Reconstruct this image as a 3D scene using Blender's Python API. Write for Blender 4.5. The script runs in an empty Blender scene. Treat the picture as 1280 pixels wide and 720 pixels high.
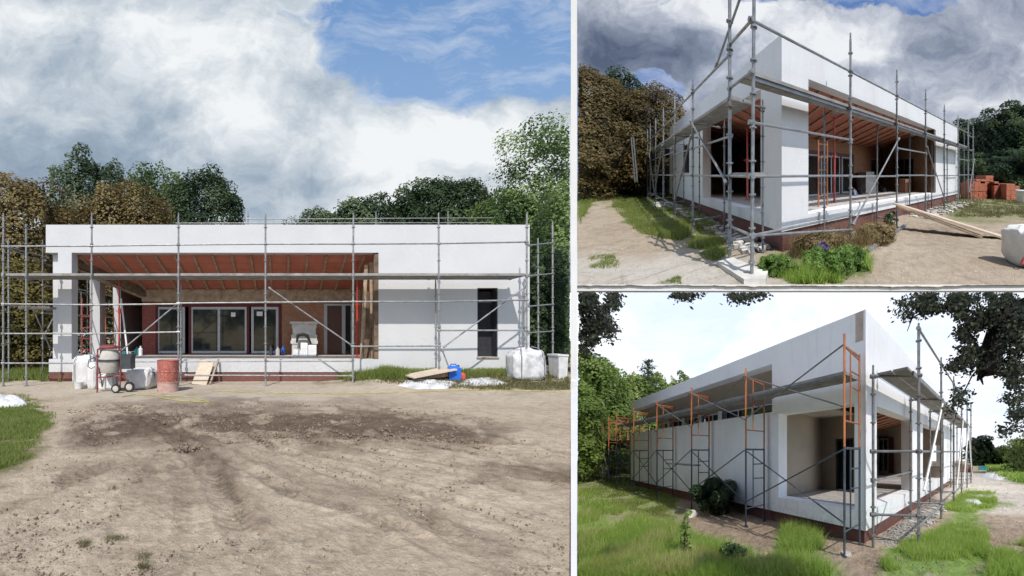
import bpy, math, random
import numpy as np
from mathutils import Vector
C = bpy.context.scene
COL = C.collection
R = math.radians
random.seed(7)
RNG = np.random.default_rng(11)

# ---------------------------------------------------------------- camera
CAMZ = 1.63
FOC, PPX, PPY = 560.0, 357.0, 415.0          # lens in photo pixels, optical centre (shift lens)
cam = bpy.data.cameras.new('camera'); co = bpy.data.objects.new('camera', cam); COL.objects.link(co)
co.location = (0, 0, CAMZ); co.rotation_euler = (R(90), 0, 0)
cam.sensor_width = 36; cam.lens = 36*FOC/1280
cam.shift_x = (640-PPX)/1280; cam.shift_y = (PPY-360)/1280
cam.clip_start = 0.05; cam.clip_end = 5000
C.camera = co
# ---------------------------------------------------------------- light
SUN = Vector((-.35, -1, 1.2)).normalized()
w = bpy.data.worlds.new('World'); C.world = w; w.use_nodes = True
nt = w.node_tree; sk = nt.nodes.new('ShaderNodeTexSky'); sk.sky_type = 'NISHITA'; sk.sun_disc = False
sk.sun_elevation = math.asin(SUN.z); sk.sun_rotation = math.atan2(SUN.x, SUN.y) % (2*math.pi)
nt.links.new(sk.outputs[0], nt.nodes['Background'].inputs[0]); nt.nodes['Background'].inputs[1].default_value = 0.145
sl = bpy.data.lights.new('sun', 'SUN'); sl.energy = 3.3; sl.angle = R(0.5); sl.color = (1, .96, .9)
so = bpy.data.objects.new('sun', sl); COL.objects.link(so); so.rotation_euler = SUN.to_track_quat('Z', 'Y').to_euler()
C.view_settings.view_transform = 'Standard'; C.view_settings.look = 'None'
C.view_settings.exposure = 0.4; C.view_settings.gamma = 1

# ---------------------------------------------------------------- sites
class Site:
    """a building plot: its own ground plane and plan directions; (x right, y away, z up) in metres of the plot"""
    def __init__(s, cx, cy, f, eye, K):
        s.cx, s.cy, s.f, s.eye, s.K = cx, cy, f, eye, K
        s.ex = np.array((K, 0, 0)); s.ez = np.array((0, 0, K))
        s.ey = np.array((K*(cx-PPX)/f, K*FOC/f, K*(PPY-cy)/f))
        s.o = np.array((0, 0, CAMZ-K*eye))
        s.lx = (0, 1e9)
    def w(s, P):
        P = np.asarray(P, float).reshape(-1, 3)
        return s.o + P[:, :1]*s.ex + P[:, 1:2]*s.ey + P[:, 2:3]*s.ez
    def g(s, x, y, z=0):                    # point of the ground seen at a photo position
        zz = z; Y = s.f*(s.eye-zz)/(y-s.cy)
        if z == 0:
            for _ in range(8):
                zz = .5*zz+.5*float(gheight(s, [((x-s.cx)/s.f*Y, Y, 0)])[0]); Y = s.f*(s.eye-zz)/(y-s.cy)
        return ((x-s.cx)/s.f*Y, Y, z)
    def at(s, x, y, Y): return ((x-s.cx)/s.f*Y, Y, s.eye-(y-s.cy)/s.f*Y)
    def rx(s, P): P = np.asarray(P, float).reshape(-1, 3); return s.cx+s.f*P[:, 0]/P[:, 1]
    def ry(s, P): P = np.asarray(P, float).reshape(-1, 3); return s.cy-s.f*(P[:, 2]-s.eye)/P[:, 1]
SL = Site(357, 415, 560, 1.63, 1.0)
ST = Site(1000, 218, 268, 1.53, 4.9)
SB = Site(1000, 565, 300, 1.71, 0.8)
LIM = {SL: (-900, 713.5, -2000, 9999), ST: (721.5, 2200, -2000, 356.6), SB: (721.5, 2200, 363.5, 9999)}   # the plots' boundaries

class Frame:
    def __init__(s, site, o=(0, 0, 0), ang=0, U=None, V=None):
        s.site = site; s.o = np.array(o, float)
        a = R(ang)
        s.U = np.array(U if U else (math.cos(a), math.sin(a)), float); s.V = np.array(V if V else (-s.U[1], s.U[0]), float)
    def l(s, P):
        P = np.asarray(P, float).reshape(-1, 3)
        q = np.zeros_like(P)
        q[:, 0] = s.o[0]+P[:, 0]*s.U[0]+P[:, 1]*s.V[0]
        q[:, 1] = s.o[1]+P[:, 0]*s.U[1]+P[:, 1]*s.V[1]
        q[:, 2] = s.o[2]+P[:, 2]
        return q
    def w(s, P): return s.site.w(s.l(P))
    def sub(s, u, v, z=0, ang=0):
        o = s.l([(u, v, z)])[0]; a = R(ang)
        U = s.U*math.cos(a)+s.V*math.sin(a)
        return Frame(s.site, o, U=tuple(U))
    def up(s, x, v):                        # u at which the line v=const is seen at photo column x
        r = (x-s.site.cx)/s.site.f; ox = s.o[0]+v*s.V[0]; oy = s.o[1]+v*s.V[1]
        return (r*oy-ox)/(s.U[0]-r*s.U[1])
    def vp(s, x, u):
        r = (x-s.site.cx)/s.site.f; ox = s.o[0]+u*s.U[0]; oy = s.o[1]+u*s.U[1]
        return (r*oy-ox)/(s.V[0]-r*s.V[1])
FL0 = Frame(SL); FT0 = Frame(ST); FB0 = Frame(SB)

def tag(o, label=None, cat=None, group=None, kind=None):
    if label: o['label'] = label
    if cat: o['category'] = cat
    if group: o['group'] = group
    if kind: o['kind'] = kind
    return o
def thing(name, fr, p, label, cat, group=None):
    o = bpy.data.objects.new(name, None); COL.objects.link(o); o.location = fr.w([p])[0]
    o.empty_display_size = .2
    return tag(o, label, cat, group)
def link_mesh(name, V, F, mat, parent=None, coords=None, attrs=None, smooth=False, sharp=35):
    V = np.asarray(V, float)
    if parent is not None: org = np.array(parent['_o']) if '_o' in parent else np.array(parent.location)
    else: org = np.array([V[:, 0].mean(), V[:, 1].mean(), V[:, 2].min()])
    me = bpy.data.meshes.new(name)
    if isinstance(F, np.ndarray):
        n, k = F.shape
        me.vertices.add(len(V)); me.vertices.foreach_set('co', (V-org).ravel().astype(np.float32))
        me.loops.add(n*k); me.loops.foreach_set('vertex_index', F.ravel().astype(np.int32))
        me.polygons.add(n); me.polygons.foreach_set('loop_start', np.arange(0, n*k, k, dtype=np.int32))
        me.update(calc_edges=True)
    else:
        me.from_pydata((V-org).tolist(), [], F)
    if smooth:
        me.polygons.foreach_set('use_smooth', np.ones(len(me.polygons), bool)); me.set_sharp_from_angle(angle=R(sharp))
    if coords is not None:
        a = me.attributes.new('lp', 'FLOAT_VECTOR', 'POINT'); a.data.foreach_set('vector', np.asarray(coords, np.float32).ravel())
    for k, v in (attrs or {}).items():
        a = me.attributes.new(k, 'FLOAT', 'POINT'); a.data.foreach_set('value', np.asarray(v, np.float32))
    me.materials.append(mat); me.validate(); me.update()
    o = bpy.data.objects.new(name, me); COL.objects.link(o)
    if parent is not None:
        o.parent = parent                   # parents never rotate: vertices are relative to the thing's base
        OFF = org - np.array(org); o.location = OFF
        o['_o'] = [float(x) for x in org]
    else: o.location = org; o['_o'] = [float(x) for x in org]
    return o
class MB:
    """collects shapes in a frame and links them as ONE mesh object"""
    def __init__(s, fr): s.fr = fr; s.v = []; s.f = []; s.smooth = False
    def add(s, V, F): n = len(s.v); s.v += [tuple(p) for p in V]; s.f += [tuple(i+n for i in f) for f in F]; return s
    def box(s, a0, a1, b0, b1, c0, c1):
        V = [(a0,b0,c0),(a1,b0,c0),(a1,b1,c0),(a0,b1,c0),(a0,b0,c1),(a1,b0,c1),(a1,b1,c1),(a0,b1,c1)]
        return s.add(V, [(0,3,2,1),(4,5,6,7),(0,1,5,4),(1,2,6,5),(2,3,7,6),(3,0,4,7)])
    def wall(s, axis, a0, a1, t0, t1, z0, z1, ops=()):
        """wall along axis 'u' or 'v' with rectangular openings (a0,a1,z0,z1)"""
        def bx(p, q, zz0, zz1):
            if q-p > 1e-4 and zz1-zz0 > 1e-4:
                s.box(p, q, t0, t1, zz0, zz1) if axis == 'u' else s.box(t0, t1, p, q, zz0, zz1)
        cur = a0
        for (p, q, y0, y1) in sorted(ops):
            bx(cur, p, z0, z1); bx(p, q, z0, y0); bx(p, q, y1, z1); cur = q
        bx(cur, a1, z0, z1); return s
    def tube(s, p0, p1, r, n=8, r1=None, cap=True):
        p0 = Vector(p0); p1 = Vector(p1); d = (p1-p0); 
        if d.length < 1e-6: return s
        d.normalize(); a = d.orthogonal().normalized(); b = d.cross(a); r1 = r if r1 is None else r1
        V = []; F = []
        for (p, q) in ((p0, r), (p1, r1)):
            for i in range(n):
                t = 2*math.pi*i/n; V.append(p+a*(math.cos(t)*q)+b*(math.sin(t)*q))
        for i in range(n): j = (i+1) % n; F.append((i, j, n+j, n+i))
        if cap: F.append(tuple(range(n))[::-1]); F.append(tuple(range(n, 2*n)))
        s.smooth = True
        return s.add(V, F)
    def path(s, pts, r, n=6, rs=None):
        """one continuous tube through points"""
        pts = [Vector(p) for p in pts]; m = len(pts); V = []; F = []; ref = None
        for k, p in enumerate(pts):
            d = (pts[min(k+1, m-1)]-pts[max(k-1, 0)]).normalized()
            if ref is None: ref = d.orthogonal().normalized()
            a = (ref-d*ref.dot(d)); a = a.normalized() if a.length > 1e-5 else d.orthogonal().normalized()
            b = d.cross(a); ref = a; q = rs[k] if rs else r
            for i in range(n): t = 2*math.pi*i/n; V.append(p+a*(math.cos(t)*q)+b*(math.sin(t)*q))
        for k in range(m-1):
            for i in range(n): j = (i+1) % n; F.append((k*n+i, k*n+j, k*n+n+j, k*n+n+i))
        F.append(tuple(range(n))[::-1]); F.append(tuple(range((m-1)*n, m*n)))
        s.smooth = True
        return s.add(V, F)
    def beam(s, p0, p1, w, h, up=(0, 0, 1)):
        p0 = Vector(p0); p1 = Vector(p1); d = (p1-p0).normalized(); upv = Vector(up)
        a = d.cross(upv); a = a.normalized() if a.length > 1e-4 else Vector((1, 0, 0)); b = a.cross(d).normalized()
        V = []
        for p in (p0, p1):
            for (i, j) in ((-1, -1), (1, -1), (1, 1), (-1, 1)): V.append(p+a*(i*w/2)+b*(j*h/2))
        return s.add(V, [(0,1,2,3),(7,6,5,4),(0,4,5,1),(1,5,6,2),(2,6,7,3),(3,7,4,0)])
    def lathe(s, c, prof, n=20, axis=(0, 0, 1)):
        d = Vector(axis).normalized(); a = d.orthogonal().normalized(); b = d.cross(a); c = Vector(c); V = []; F = []
        for (r, h) in prof:
            for i in range(n): t = 2*math.pi*i/n; V.append(c+d*h+a*(math.cos(t)*r)+b*(math.sin(t)*r))
        m = len(prof)
        for k in range(m-1):
            for i in range(n): j = (i+1) % n; F.append((k*n+i, k*n+j, k*n+n+j, k*n+n+i))
        F.append(tuple(range(n))[::-1]); F.append(tuple(range((m-1)*n, m*n)))
        s.smooth = True
        return s.add(V, F)
    def grid(s, fn, nu, nv):
        V = [fn(i/nu, j/nv) for j in range(nv+1) for i in range(nu+1)]
        F = [(j*(nu+1)+i, j*(nu+1)+i+1, (j+1)*(nu+1)+i+1, (j+1)*(nu+1)+i) for j in range(nv) for i in range(nu)]
        return s.add(V, F)
    def slab(s, poly, h):
        """polygon of 3D points given depth h downwards"""
        n = len(poly); V = list(poly)+[(p[0], p[1], p[2]-h) for p in poly]
        return s.add(V, [tuple(range(n)), tuple(range(2*n-1, n-1, -1))]+[(i, n+i, n+(i+1) % n, (i+1) % n) for i in range(n)])
    def build(s, name, mat, parent=None, smooth=None, sharp=35):
        return link_mesh(name, s.fr.w(s.v), s.f, mat, parent, coords=s.v, smooth=s.smooth if smooth is None else smooth, sharp=sharp)

# ---------------------------------------------------------------- numpy noise
def _h(ix, iy, sd):
    n = (ix.astype(np.int64)*374761393+iy.astype(np.int64)*668265263+sd*1442695041) & 0x7fffffff
    n = ((n ^ (n >> 13))*1274126177) & 0x7fffffff
    return ((n ^ (n >> 16)) & 0xffff)/65535.0
def vnoise(x, y, sd=0):
    ix = np.floor(x); iy = np.floor(y); fx = x-ix; fy = y-iy; fx = fx*fx*(3-2*fx); fy = fy*fy*(3-2*fy)
    a = _h(ix, iy, sd); b = _h(ix+1, iy, sd); c = _h(ix, iy+1, sd); d = _h(ix+1, iy+1, sd)
    return (a*(1-fx)+b*fx)*(1-fy)+(c*(1-fx)+d*fx)*fy
def fbm(x, y, o=4, sd=0):
    t = 0; a = .5; q = 0
    for k in range(o): t = t+a*vnoise(x*2**k, y*2**k, sd+k*17); q += a; a *= .5
    return t/q
def inpoly(x, y, poly):
    x = np.asarray(x); y = np.asarray(y); r = np.zeros(x.shape, bool); n = len(poly)
    for i in range(n):
        x0, y0 = poly[i]; x1, y1 = poly[(i+1) % n]
        c = ((y0 > y) != (y1 > y)) & (x < (x1-x0)*(y-y0)/((y1-y0) if y1 != y0 else 1e-9)+x0); r ^= c
    return r
def softpoly(x, y, poly, soft):
    """signed-distance based 0..1 mask"""
    d = np.full(np.shape(x), 1e9)
    n = len(poly)
    for i in range(n):
        x0, y0 = poly[i]; x1, y1 = poly[(i+1) % n]; dx, dy = x1-x0, y1-y0
        t = np.clip(((x-x0)*dx+(y-y0)*dy)/(dx*dx+dy*dy+1e-9), 0, 1)
        d = np.minimum(d, np.hypot(x-x0-t*dx, y-y0-t*dy))
    d = np.where(inpoly(x, y, poly), d, -d)
    return np.clip(.5+d/(2*soft), 0, 1)

# ---------------------------------------------------------------- materials
class NT:
    def __init__(s, name):
        s.m = bpy.data.materials.new(name); s.m.use_nodes = True; s.t = s.m.node_tree; s.b = s.t.nodes['Principled BSDF']
        s.b.inputs['Specular IOR Level'].default_value = .3
    def n(s, typ, **k):
        x = s.t.nodes.new(typ)
        for a, b in k.items(): setattr(x, a, b)
        return x
    def L(s, a, b): s.t.links.new(a, b)
    def attr(s, n='lp', o='Vector'): x = s.n('ShaderNodeAttribute', attribute_name=n); return x.outputs[o]
    def math(s, op, a, b=None, c=None, clamp=False):
        x = s.n('ShaderNodeMath', operation=op); x.use_clamp = clamp
        for i, q in enumerate((a, b, c)):
            if q is None: continue
            if isinstance(q, (int, float)): x.inputs[i].default_value = q
            else: s.L(q, x.inputs[i])
        return x.outputs[0]
    def map(s, v, sc=(1, 1, 1), lo=(0, 0, 0)):
        x = s.n('ShaderNodeMapping'); x.inputs['Scale'].default_value = sc; x.inputs['Location'].default_value = lo; s.L(v, x.inputs[0]); return x.outputs[0]
    def noise(s, v, sc, det=4, ro=.55, dist=0, out='Fac'):
        x = s.n('ShaderNodeTexNoise'); x.inputs['Scale'].default_value = sc; x.inputs['Detail'].default_value = det
        x.inputs['Roughness'].default_value = ro; x.inputs['Distortion'].default_value = dist
        s.L(v, x.inputs['Vector']); return x.outputs[out]
    def ramp(s, f, pts):
        x = s.n('ShaderNodeValToRGB'); e = x.color_ramp.elements
        while len(e) < len(pts): e.new(.5)
        for i, (p, c) in enumerate(pts):
            e[i].position = p; e[i].color = (*c, 1) if isinstance(c, tuple) else (c, c, c, 1)
        s.L(f, x.inputs[0]); return x.outputs[0]
    def mix(s, f, a, b, mode='MIX'):
        x = s.n('ShaderNodeMix', data_type='RGBA', blend_type=mode)
        for i, q in ((0, f), (6, a), (7, b)):
            if isinstance(q, tuple): x.inputs[i].default_value = (*q, 1)
            elif isinstance(q, (int, float)): x.inputs[i].default_value = q
            else: s.L(q, x.inputs[i])
        return x.outputs[2]
    def bump(s, h, st=.3, d=.02):
        x = s.n('ShaderNodeBump'); x.inputs['Strength'].default_value = st; x.inputs['Distance'].default_value = d
        s.L(h, x.inputs['Height']); s.L(x.outputs[0], s.b.inputs['Normal'])
    def base(s, c):
        if isinstance(c, tuple): s.b.inputs['Base Color'].default_value = (*c, 1)
        else: s.L(c, s.b.inputs['Base Color'])
    def set(s, **k):
        for a, b in k.items(): s.b.inputs[a.replace('_', ' ')].default_value = b
        return s
def simple(name, c, rough=.6, metal=0, var=.25, sc=8, bump=0, spec=.3, dirt=None):
    t = NT(name); v = t.attr()
    n = t.noise(v, sc, 5); n2 = t.noise(v, sc*6, 3)
    lo = tuple(x*(1-var) for x in c); hi = tuple(min(1, x*(1+var)) for x in c)
    col = t.ramp(n, [(.3, lo), (.7, hi)])
    if dirt: col = t.mix(t.ramp(n2, [(.52, 0.), (.66, 1.)]), col, dirt)
    t.base(col); t.set(Roughness=rough, Metallic=metal); t.b.inputs['Specular IOR Level'].default_value = spec
    if bump: t.bump(n2, bump, .01)
    return t.m
M = {}
def white_wall(name, c, stain=.0):
    t = NT(name); v = t.attr(); x = t.n('ShaderNodeSeparateXYZ'); t.L(v, x.inputs[0])
    n = t.noise(v, .9, 5, .6); n2 = t.noise(t.map(v, (3, 3, .35)), 2.0, 4)
    col = t.ramp(n, [(.35, tuple(q*.93 for q in c)), (.65, c)])
    col = t.mix(t.math('MULTIPLY', t.ramp(n2, [(.55, 0.), (.8, 1.)]), .25+stain), col, (.55, .53, .5))
    # boards: thin joints and rows of fixing dots
    cx = t.math('ADD', x.outputs[0], x.outputs[1])
    jz = t.math('LESS_THAN', t.math('FRACT', t.math('MULTIPLY', x.outputs[2], 1/.6)), .02)
    row = t.math('FLOOR', t.math('MULTIPLY', x.outputs[2], 1/.6))
    jx = t.math('LESS_THAN', t.math('FRACT', t.math('ADD', t.math('MULTIPLY', cx, .8), t.math('MULTIPLY', row, .37))), .01)
    j = t.math('MAXIMUM', jz, jx)
    col = t.mix(t.math('MULTIPLY', j, .08), col, (.5, .5, .5))
    vo = t.n('ShaderNodeTexVoronoi'); vo.inputs['Scale'].default_value = 9; vo.inputs['Randomness'].default_value = .45; t.L(v, vo.inputs['Vector'])
    dots = t.math('MULTIPLY', t.ramp(vo.outputs['Distance'], [(.16, 1.), (.24, 0.)]), t.ramp(t.noise(v, 1.3, 3), [(.45, 0.), (.55, 1.)]))
    col = t.mix(t.math('MULTIPLY', dots, .5), col, tuple(min(.93, q*1.12) for q in c))
    sm = t.math('MULTIPLY', t.ramp(t.noise(v, 2.6, 6, .7, .8), [(.60, 0.), (.70, 1.)]), .22)
    col = t.mix(sm, col, tuple(q*.72 for q in c))
    sp = t.math('MULTIPLY', t.ramp(x.outputs[2], [(.25, 1.), (.75, 0.)]), t.ramp(t.noise(v, 9, 6, .75), [(.46, 0.), (.62, 1.)]))
    col = t.mix(t.math('MULTIPLY', sp, .45), col, (.36, .31, .25))
    t.base(col); t.set(Roughness=.85); t.bump(t.noise(v, 30, 3), .15, .004); return t.m
M['white'] = white_wall('white_insulation', (.56, .565, .57))  # one wall white in three tones; brightness stands for each view's exposure
M['whiteT'] = white_wall('white_insulation_upper', (.76, .765, .775))
M['whiteB'] = white_wall('white_insulation_bright_stained', (.93, .935, .945), .05)
def brick(name, c1, c2, mortar, sc=1.0, noise=.35, bw=.25, bh=.065):
    t = NT(name); v = t.attr(); x = t.n('ShaderNodeSeparateXYZ'); t.L(v, x.inputs[0])
    cb = t.n('ShaderNodeCombineXYZ'); t.L(t.math('ADD', x.outputs[0], x.outputs[1]), cb.inputs[0]); t.L(x.outputs[2], cb.inputs[1])
    b = t.n('ShaderNodeTexBrick'); t.L(cb.outputs[0], b.inputs['Vector']); b.inputs['Scale'].default_value = 1
    b.inputs['Brick Width'].default_value = bw; b.inputs['Row Height'].default_value = bh; b.inputs['Mortar Size'].default_value = .006
    b.inputs['Color1'].default_value = (*c1, 1); b.inputs['Color2'].default_value = (*c2, 1); b.inputs['Mortar'].default_value = (*mortar, 1)
    n = t.noise(v, 2.5, 5, .65); col = t.mix(t.math('MULTIPLY', t.ramp(n, [(.45, 0.), (.75, 1.)]), noise), b.outputs['Color'], mortar)
    n3 = t.noise(v, 7, 4); col = t.mix(.35, col, t.ramp(n3, [(.3, tuple(q*.5 for q in c1)), (.7, c2)]))
    t.base(col); t.set(Roughness=.9); t.bump(b.outputs['Fac'], -.4, .006); return t.m
M['brick_tan'] = brick('rough_tan_brick', (.31, .15, .09), (.41, .21, .13), (.38, .27, .20))
M['brick_tan_lit'] = brick('lit_tan_brick', (.50, .36, .24), (.62, .47, .33), (.58, .50, .40))  # paler copy of the tan brick, stands for light missing on those walls
M['brick_red'] = brick('red_brick', (.24, .06, .045), (.32, .09, .07), (.30, .17, .14))
M['brick_base'] = brick('painted_brick_base', (.14, .055, .045), (.19, .07, .055), (.18, .12, .10))
t = NT('terracotta_boards'); v = t.attr(); n = t.noise(v, 1.6, 5)
x = t.n('ShaderNodeSeparateXYZ'); t.L(v, x.inputs[0])
j = t.math('LESS_THAN', t.math('FRACT', t.math('MULTIPLY', x.outputs[1], 2.0)), .04)
t.base(t.mix(t.math('MULTIPLY', j, .5), t.ramp(n, [(.3, (.42, .14, .095)), (.7, (.56, .20, .135))]), (.12, .03, .02))); t.set(Roughness=.85); M['terra'] = t.m
M['wood'] = simple('weathered_wood', (.36, .27, .19), .85, var=.35, sc=5, bump=.3)
M['wood_dark'] = simple('dark_timber', (.16, .11, .075), .85, var=.4, sc=5, bump=.3)
M['ply'] = simple('pale_plywood', (.55, .46, .36), .8, var=.12, sc=3, dirt=(.45, .37, .28))
M['plank'] = simple('scaffold_planking', (.27, .26, .245), .75, var=.3, sc=4, bump=.2)
M['steel'] = simple('galvanised_steel', (.27, .275, .28), .5, .35, var=.35, sc=9, dirt=(.22, .20, .18))
M['steel_dark'] = simple('weathered_steel', (.17, .17, .175), .55, .35, var=.3, sc=9)
M['orange'] = simple('orange_paint', (.46, .15, .055), .5, var=.25, sc=6, dirt=(.28, .1, .05))
M['blue_frame'] = simple('dark_blue_paint', (.045, .06, .085), .5, var=.3, sc=6)
M['redprop'] = simple('red_paint', (.42, .05, .04), .5, var=.2, sc=6)
M['concrete'] = simple('raw_concrete', (.42, .39, .36), .9, var=.18, sc=2, bump=.3, dirt=(.27, .25, .22))
M['border_white'] = simple('white_border_paint', (.62, .61, .60), .9, var=.04, sc=1)  # white of the added borders between the views
M['maroon'] = simple('maroon_painted_timber', (.11, .02, .025), .6, var=.2)
M['alu'] = simple('grey_aluminium', (.42, .44, .46), .45, .2, var=.08)
M['whitepaint'] = simple('white_board', (.75, .75, .74), .7, var=.08, sc=5)
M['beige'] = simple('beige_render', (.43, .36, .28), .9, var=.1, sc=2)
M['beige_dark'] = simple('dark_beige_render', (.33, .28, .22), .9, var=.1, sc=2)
M['cream'] = simple('cream_render', (.52, .47, .38), .9, var=.1, sc=2)
M['door'] = simple('brown_door', (.10, .055, .04), .5, var=.15)
M['dark'] = simple('shade_black', (.03, .03, .035), .8)  # near-black colour stands for the shade inside rooms, recesses and the hearth
M['stone'] = simple('pale_stone_blocks', (.5, .49, .46), .9, var=.2, sc=4, bump=.3)
M['bag'] = simple('white_woven_sack', (.60, .60, .59), .75, var=.15, sc=5, bump=.9, dirt=(.55, .53, .5))
M['strap'] = simple('grey_strap', (.2, .2, .22), .7)
M['drum'] = simple('rusty_red_drum', (.36, .09, .065), .6, var=.3, sc=6, dirt=(.42, .33, .28), bump=.2)
M['drum_low'] = simple('cement_splashed_drum', (.40, .24, .20), .8, var=.3, sc=6, dirt=(.5, .44, .38), bump=.2)
M['mixer'] = simple('cement_crusted_steel', (.42, .39, .35), .8, var=.2, sc=6, bump=.3)
M['mixer_red'] = simple('red_enamel', (.22, .06, .06), .5, var=.2)
M['rubber'] = simple('black_rubber', (.025, .025, .025), .7)
M['motor'] = simple('dark_motor_box', (.05, .055, .06), .5)
M['blue'] = simple('blue_plastic', (.02, .13, .55), .4, var=.1)
M['teal'] = simple('teal_plastic', (.03, .22, .24), .5, var=.15)
M['redcan'] = simple('red_plastic', (.5, .1, .06), .5, var=.1)
M['pink'] = simple('pink_plastic', (.6, .08, .18), .5, var=.1)
M['black'] = simple('black_cloth', (.03, .03, .03), .9)
M['foil'] = simple('grey_plastic_sheeting', (.55, .55, .55), .45, var=.3, sc=5, bump=.5)
M['hose'] = simple('yellow_hose', (.40, .34, .08), .5)
M['bricks_orange'] = brick('hollow_orange_bricks', (.31, .10, .06), (.40, .14, .08), (.14, .05, .035), bw=.24, bh=.11)
M['bark'] = simple('grey_bark', (.10, .08, .06), .95, var=.35, sc=6, bump=.6)
M['bark_dark'] = simple('dark_bark', (.035, .03, .03), .95, var=.35, sc=6, bump=.6)
M['gravel'] = simple('pale_gravel', (.42, .40, .37), .95, var=.35, sc=25, bump=.8)
M['stone_w'] = simple('pale_stone', (.5, .48, .44), .9, var=.25, sc=3, bump=.4)
def glass(name, tint, refl=.06):
    t = NT(name); v = t.attr(); n = t.noise(v, 1.4, 5, .6, 1.0)
    t.base(t.ramp(n, [(.35, tint), (.7, tuple(q*2.2+.008 for q in tint))])); t.set(Roughness=refl); t.b.inputs['Specular IOR Level'].default_value = .45; return t.m
M['glass'] = glass('dark_window_glass', (.012, .018, .018))
def leaf(name, c1, c2, c3=None, trans=.35):
    t = NT(name); r = t.attr('rnd', 'Fac')
    pts = [(0., c1), (.6, c2), (1., c3 or tuple(q*1.35 for q in c2))]
    col = t.ramp(r, pts); t.base(col); t.set(Roughness=.65); t.b.inputs['Specular IOR Level'].default_value = .2
    tr = t.n('ShaderNodeBsdfTranslucent'); t.L(col, tr.inputs[0]); mx = t.n('ShaderNodeMixShader'); mx.inputs[0].default_value = trans
    out = t.t.nodes['Material Output']; t.L(t.b.outputs[0], mx.inputs[1]); t.L(tr.outputs[0], mx.inputs[2]); t.L(mx.outputs[0], out.inputs[0]); return t.m
M['lf_gold'] = leaf('rusty_oak_leaves', (.075, .062, .028), (.155, .115, .045), (.24, .185, .08))
M['lf_olive'] = leaf('olive_oak_leaves', (.05, .055, .02), (.11, .10, .035), (.19, .16, .05))
M['lf_dark'] = leaf('dark_pine_needles', (.022, .042, .022), (.055, .09, .04), (.12, .165, .075))
M['lf_mid'] = leaf('green_leaves', (.04, .075, .025), (.11, .17, .055), (.22, .30, .10))
M['lf_blue'] = leaf('blue_green_leaves', (.035, .06, .038), (.09, .13, .07), (.17, .22, .12))
M['lf_light'] = leaf('fresh_yellow_green_leaves', (.14, .22, .045), (.32, .43, .12), (.50, .58, .22), .55)
M['lf_black'] = leaf('dark_holm_oak_leaves', (.028, .032, .028), (.065, .076, .055), (.15, .17, .10), .45)
M['lf_weed'] = leaf('weed_leaves', (.06, .12, .025), (.16, .27, .06), (.30, .40, .12), .45)
M['lf_dry'] = leaf('dry_weed', (.16, .12, .06), (.28, .21, .10), (.36, .29, .16))
M['lf_flower'] = leaf('violet_flowers', (.08, .05, .25), (.14, .10, .38), (.2, .16, .5))
M['grass'] = leaf('grass_blades', (.13, .19, .045), (.28, .34, .09), (.44, .43, .20), .6)
M['grass_hi'] = leaf('fresh_grass_blades', (.20, .33, .06), (.39, .53, .11), (.64, .70, .30), .65)
M['grass_olive'] = leaf('dull_grass_blades', (.09, .09, .04), (.19, .18, .08), (.33, .28, .16), .4)
M['grass_dry'] = leaf('straw_grass_blades', (.30, .30, .10), (.50, .50, .20), (.70, .64, .36), .5)
M['white_flower'] = leaf('white_flower_heads', (.5, .52, .48), (.65, .66, .62), (.75, .75, .7), .3)

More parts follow.
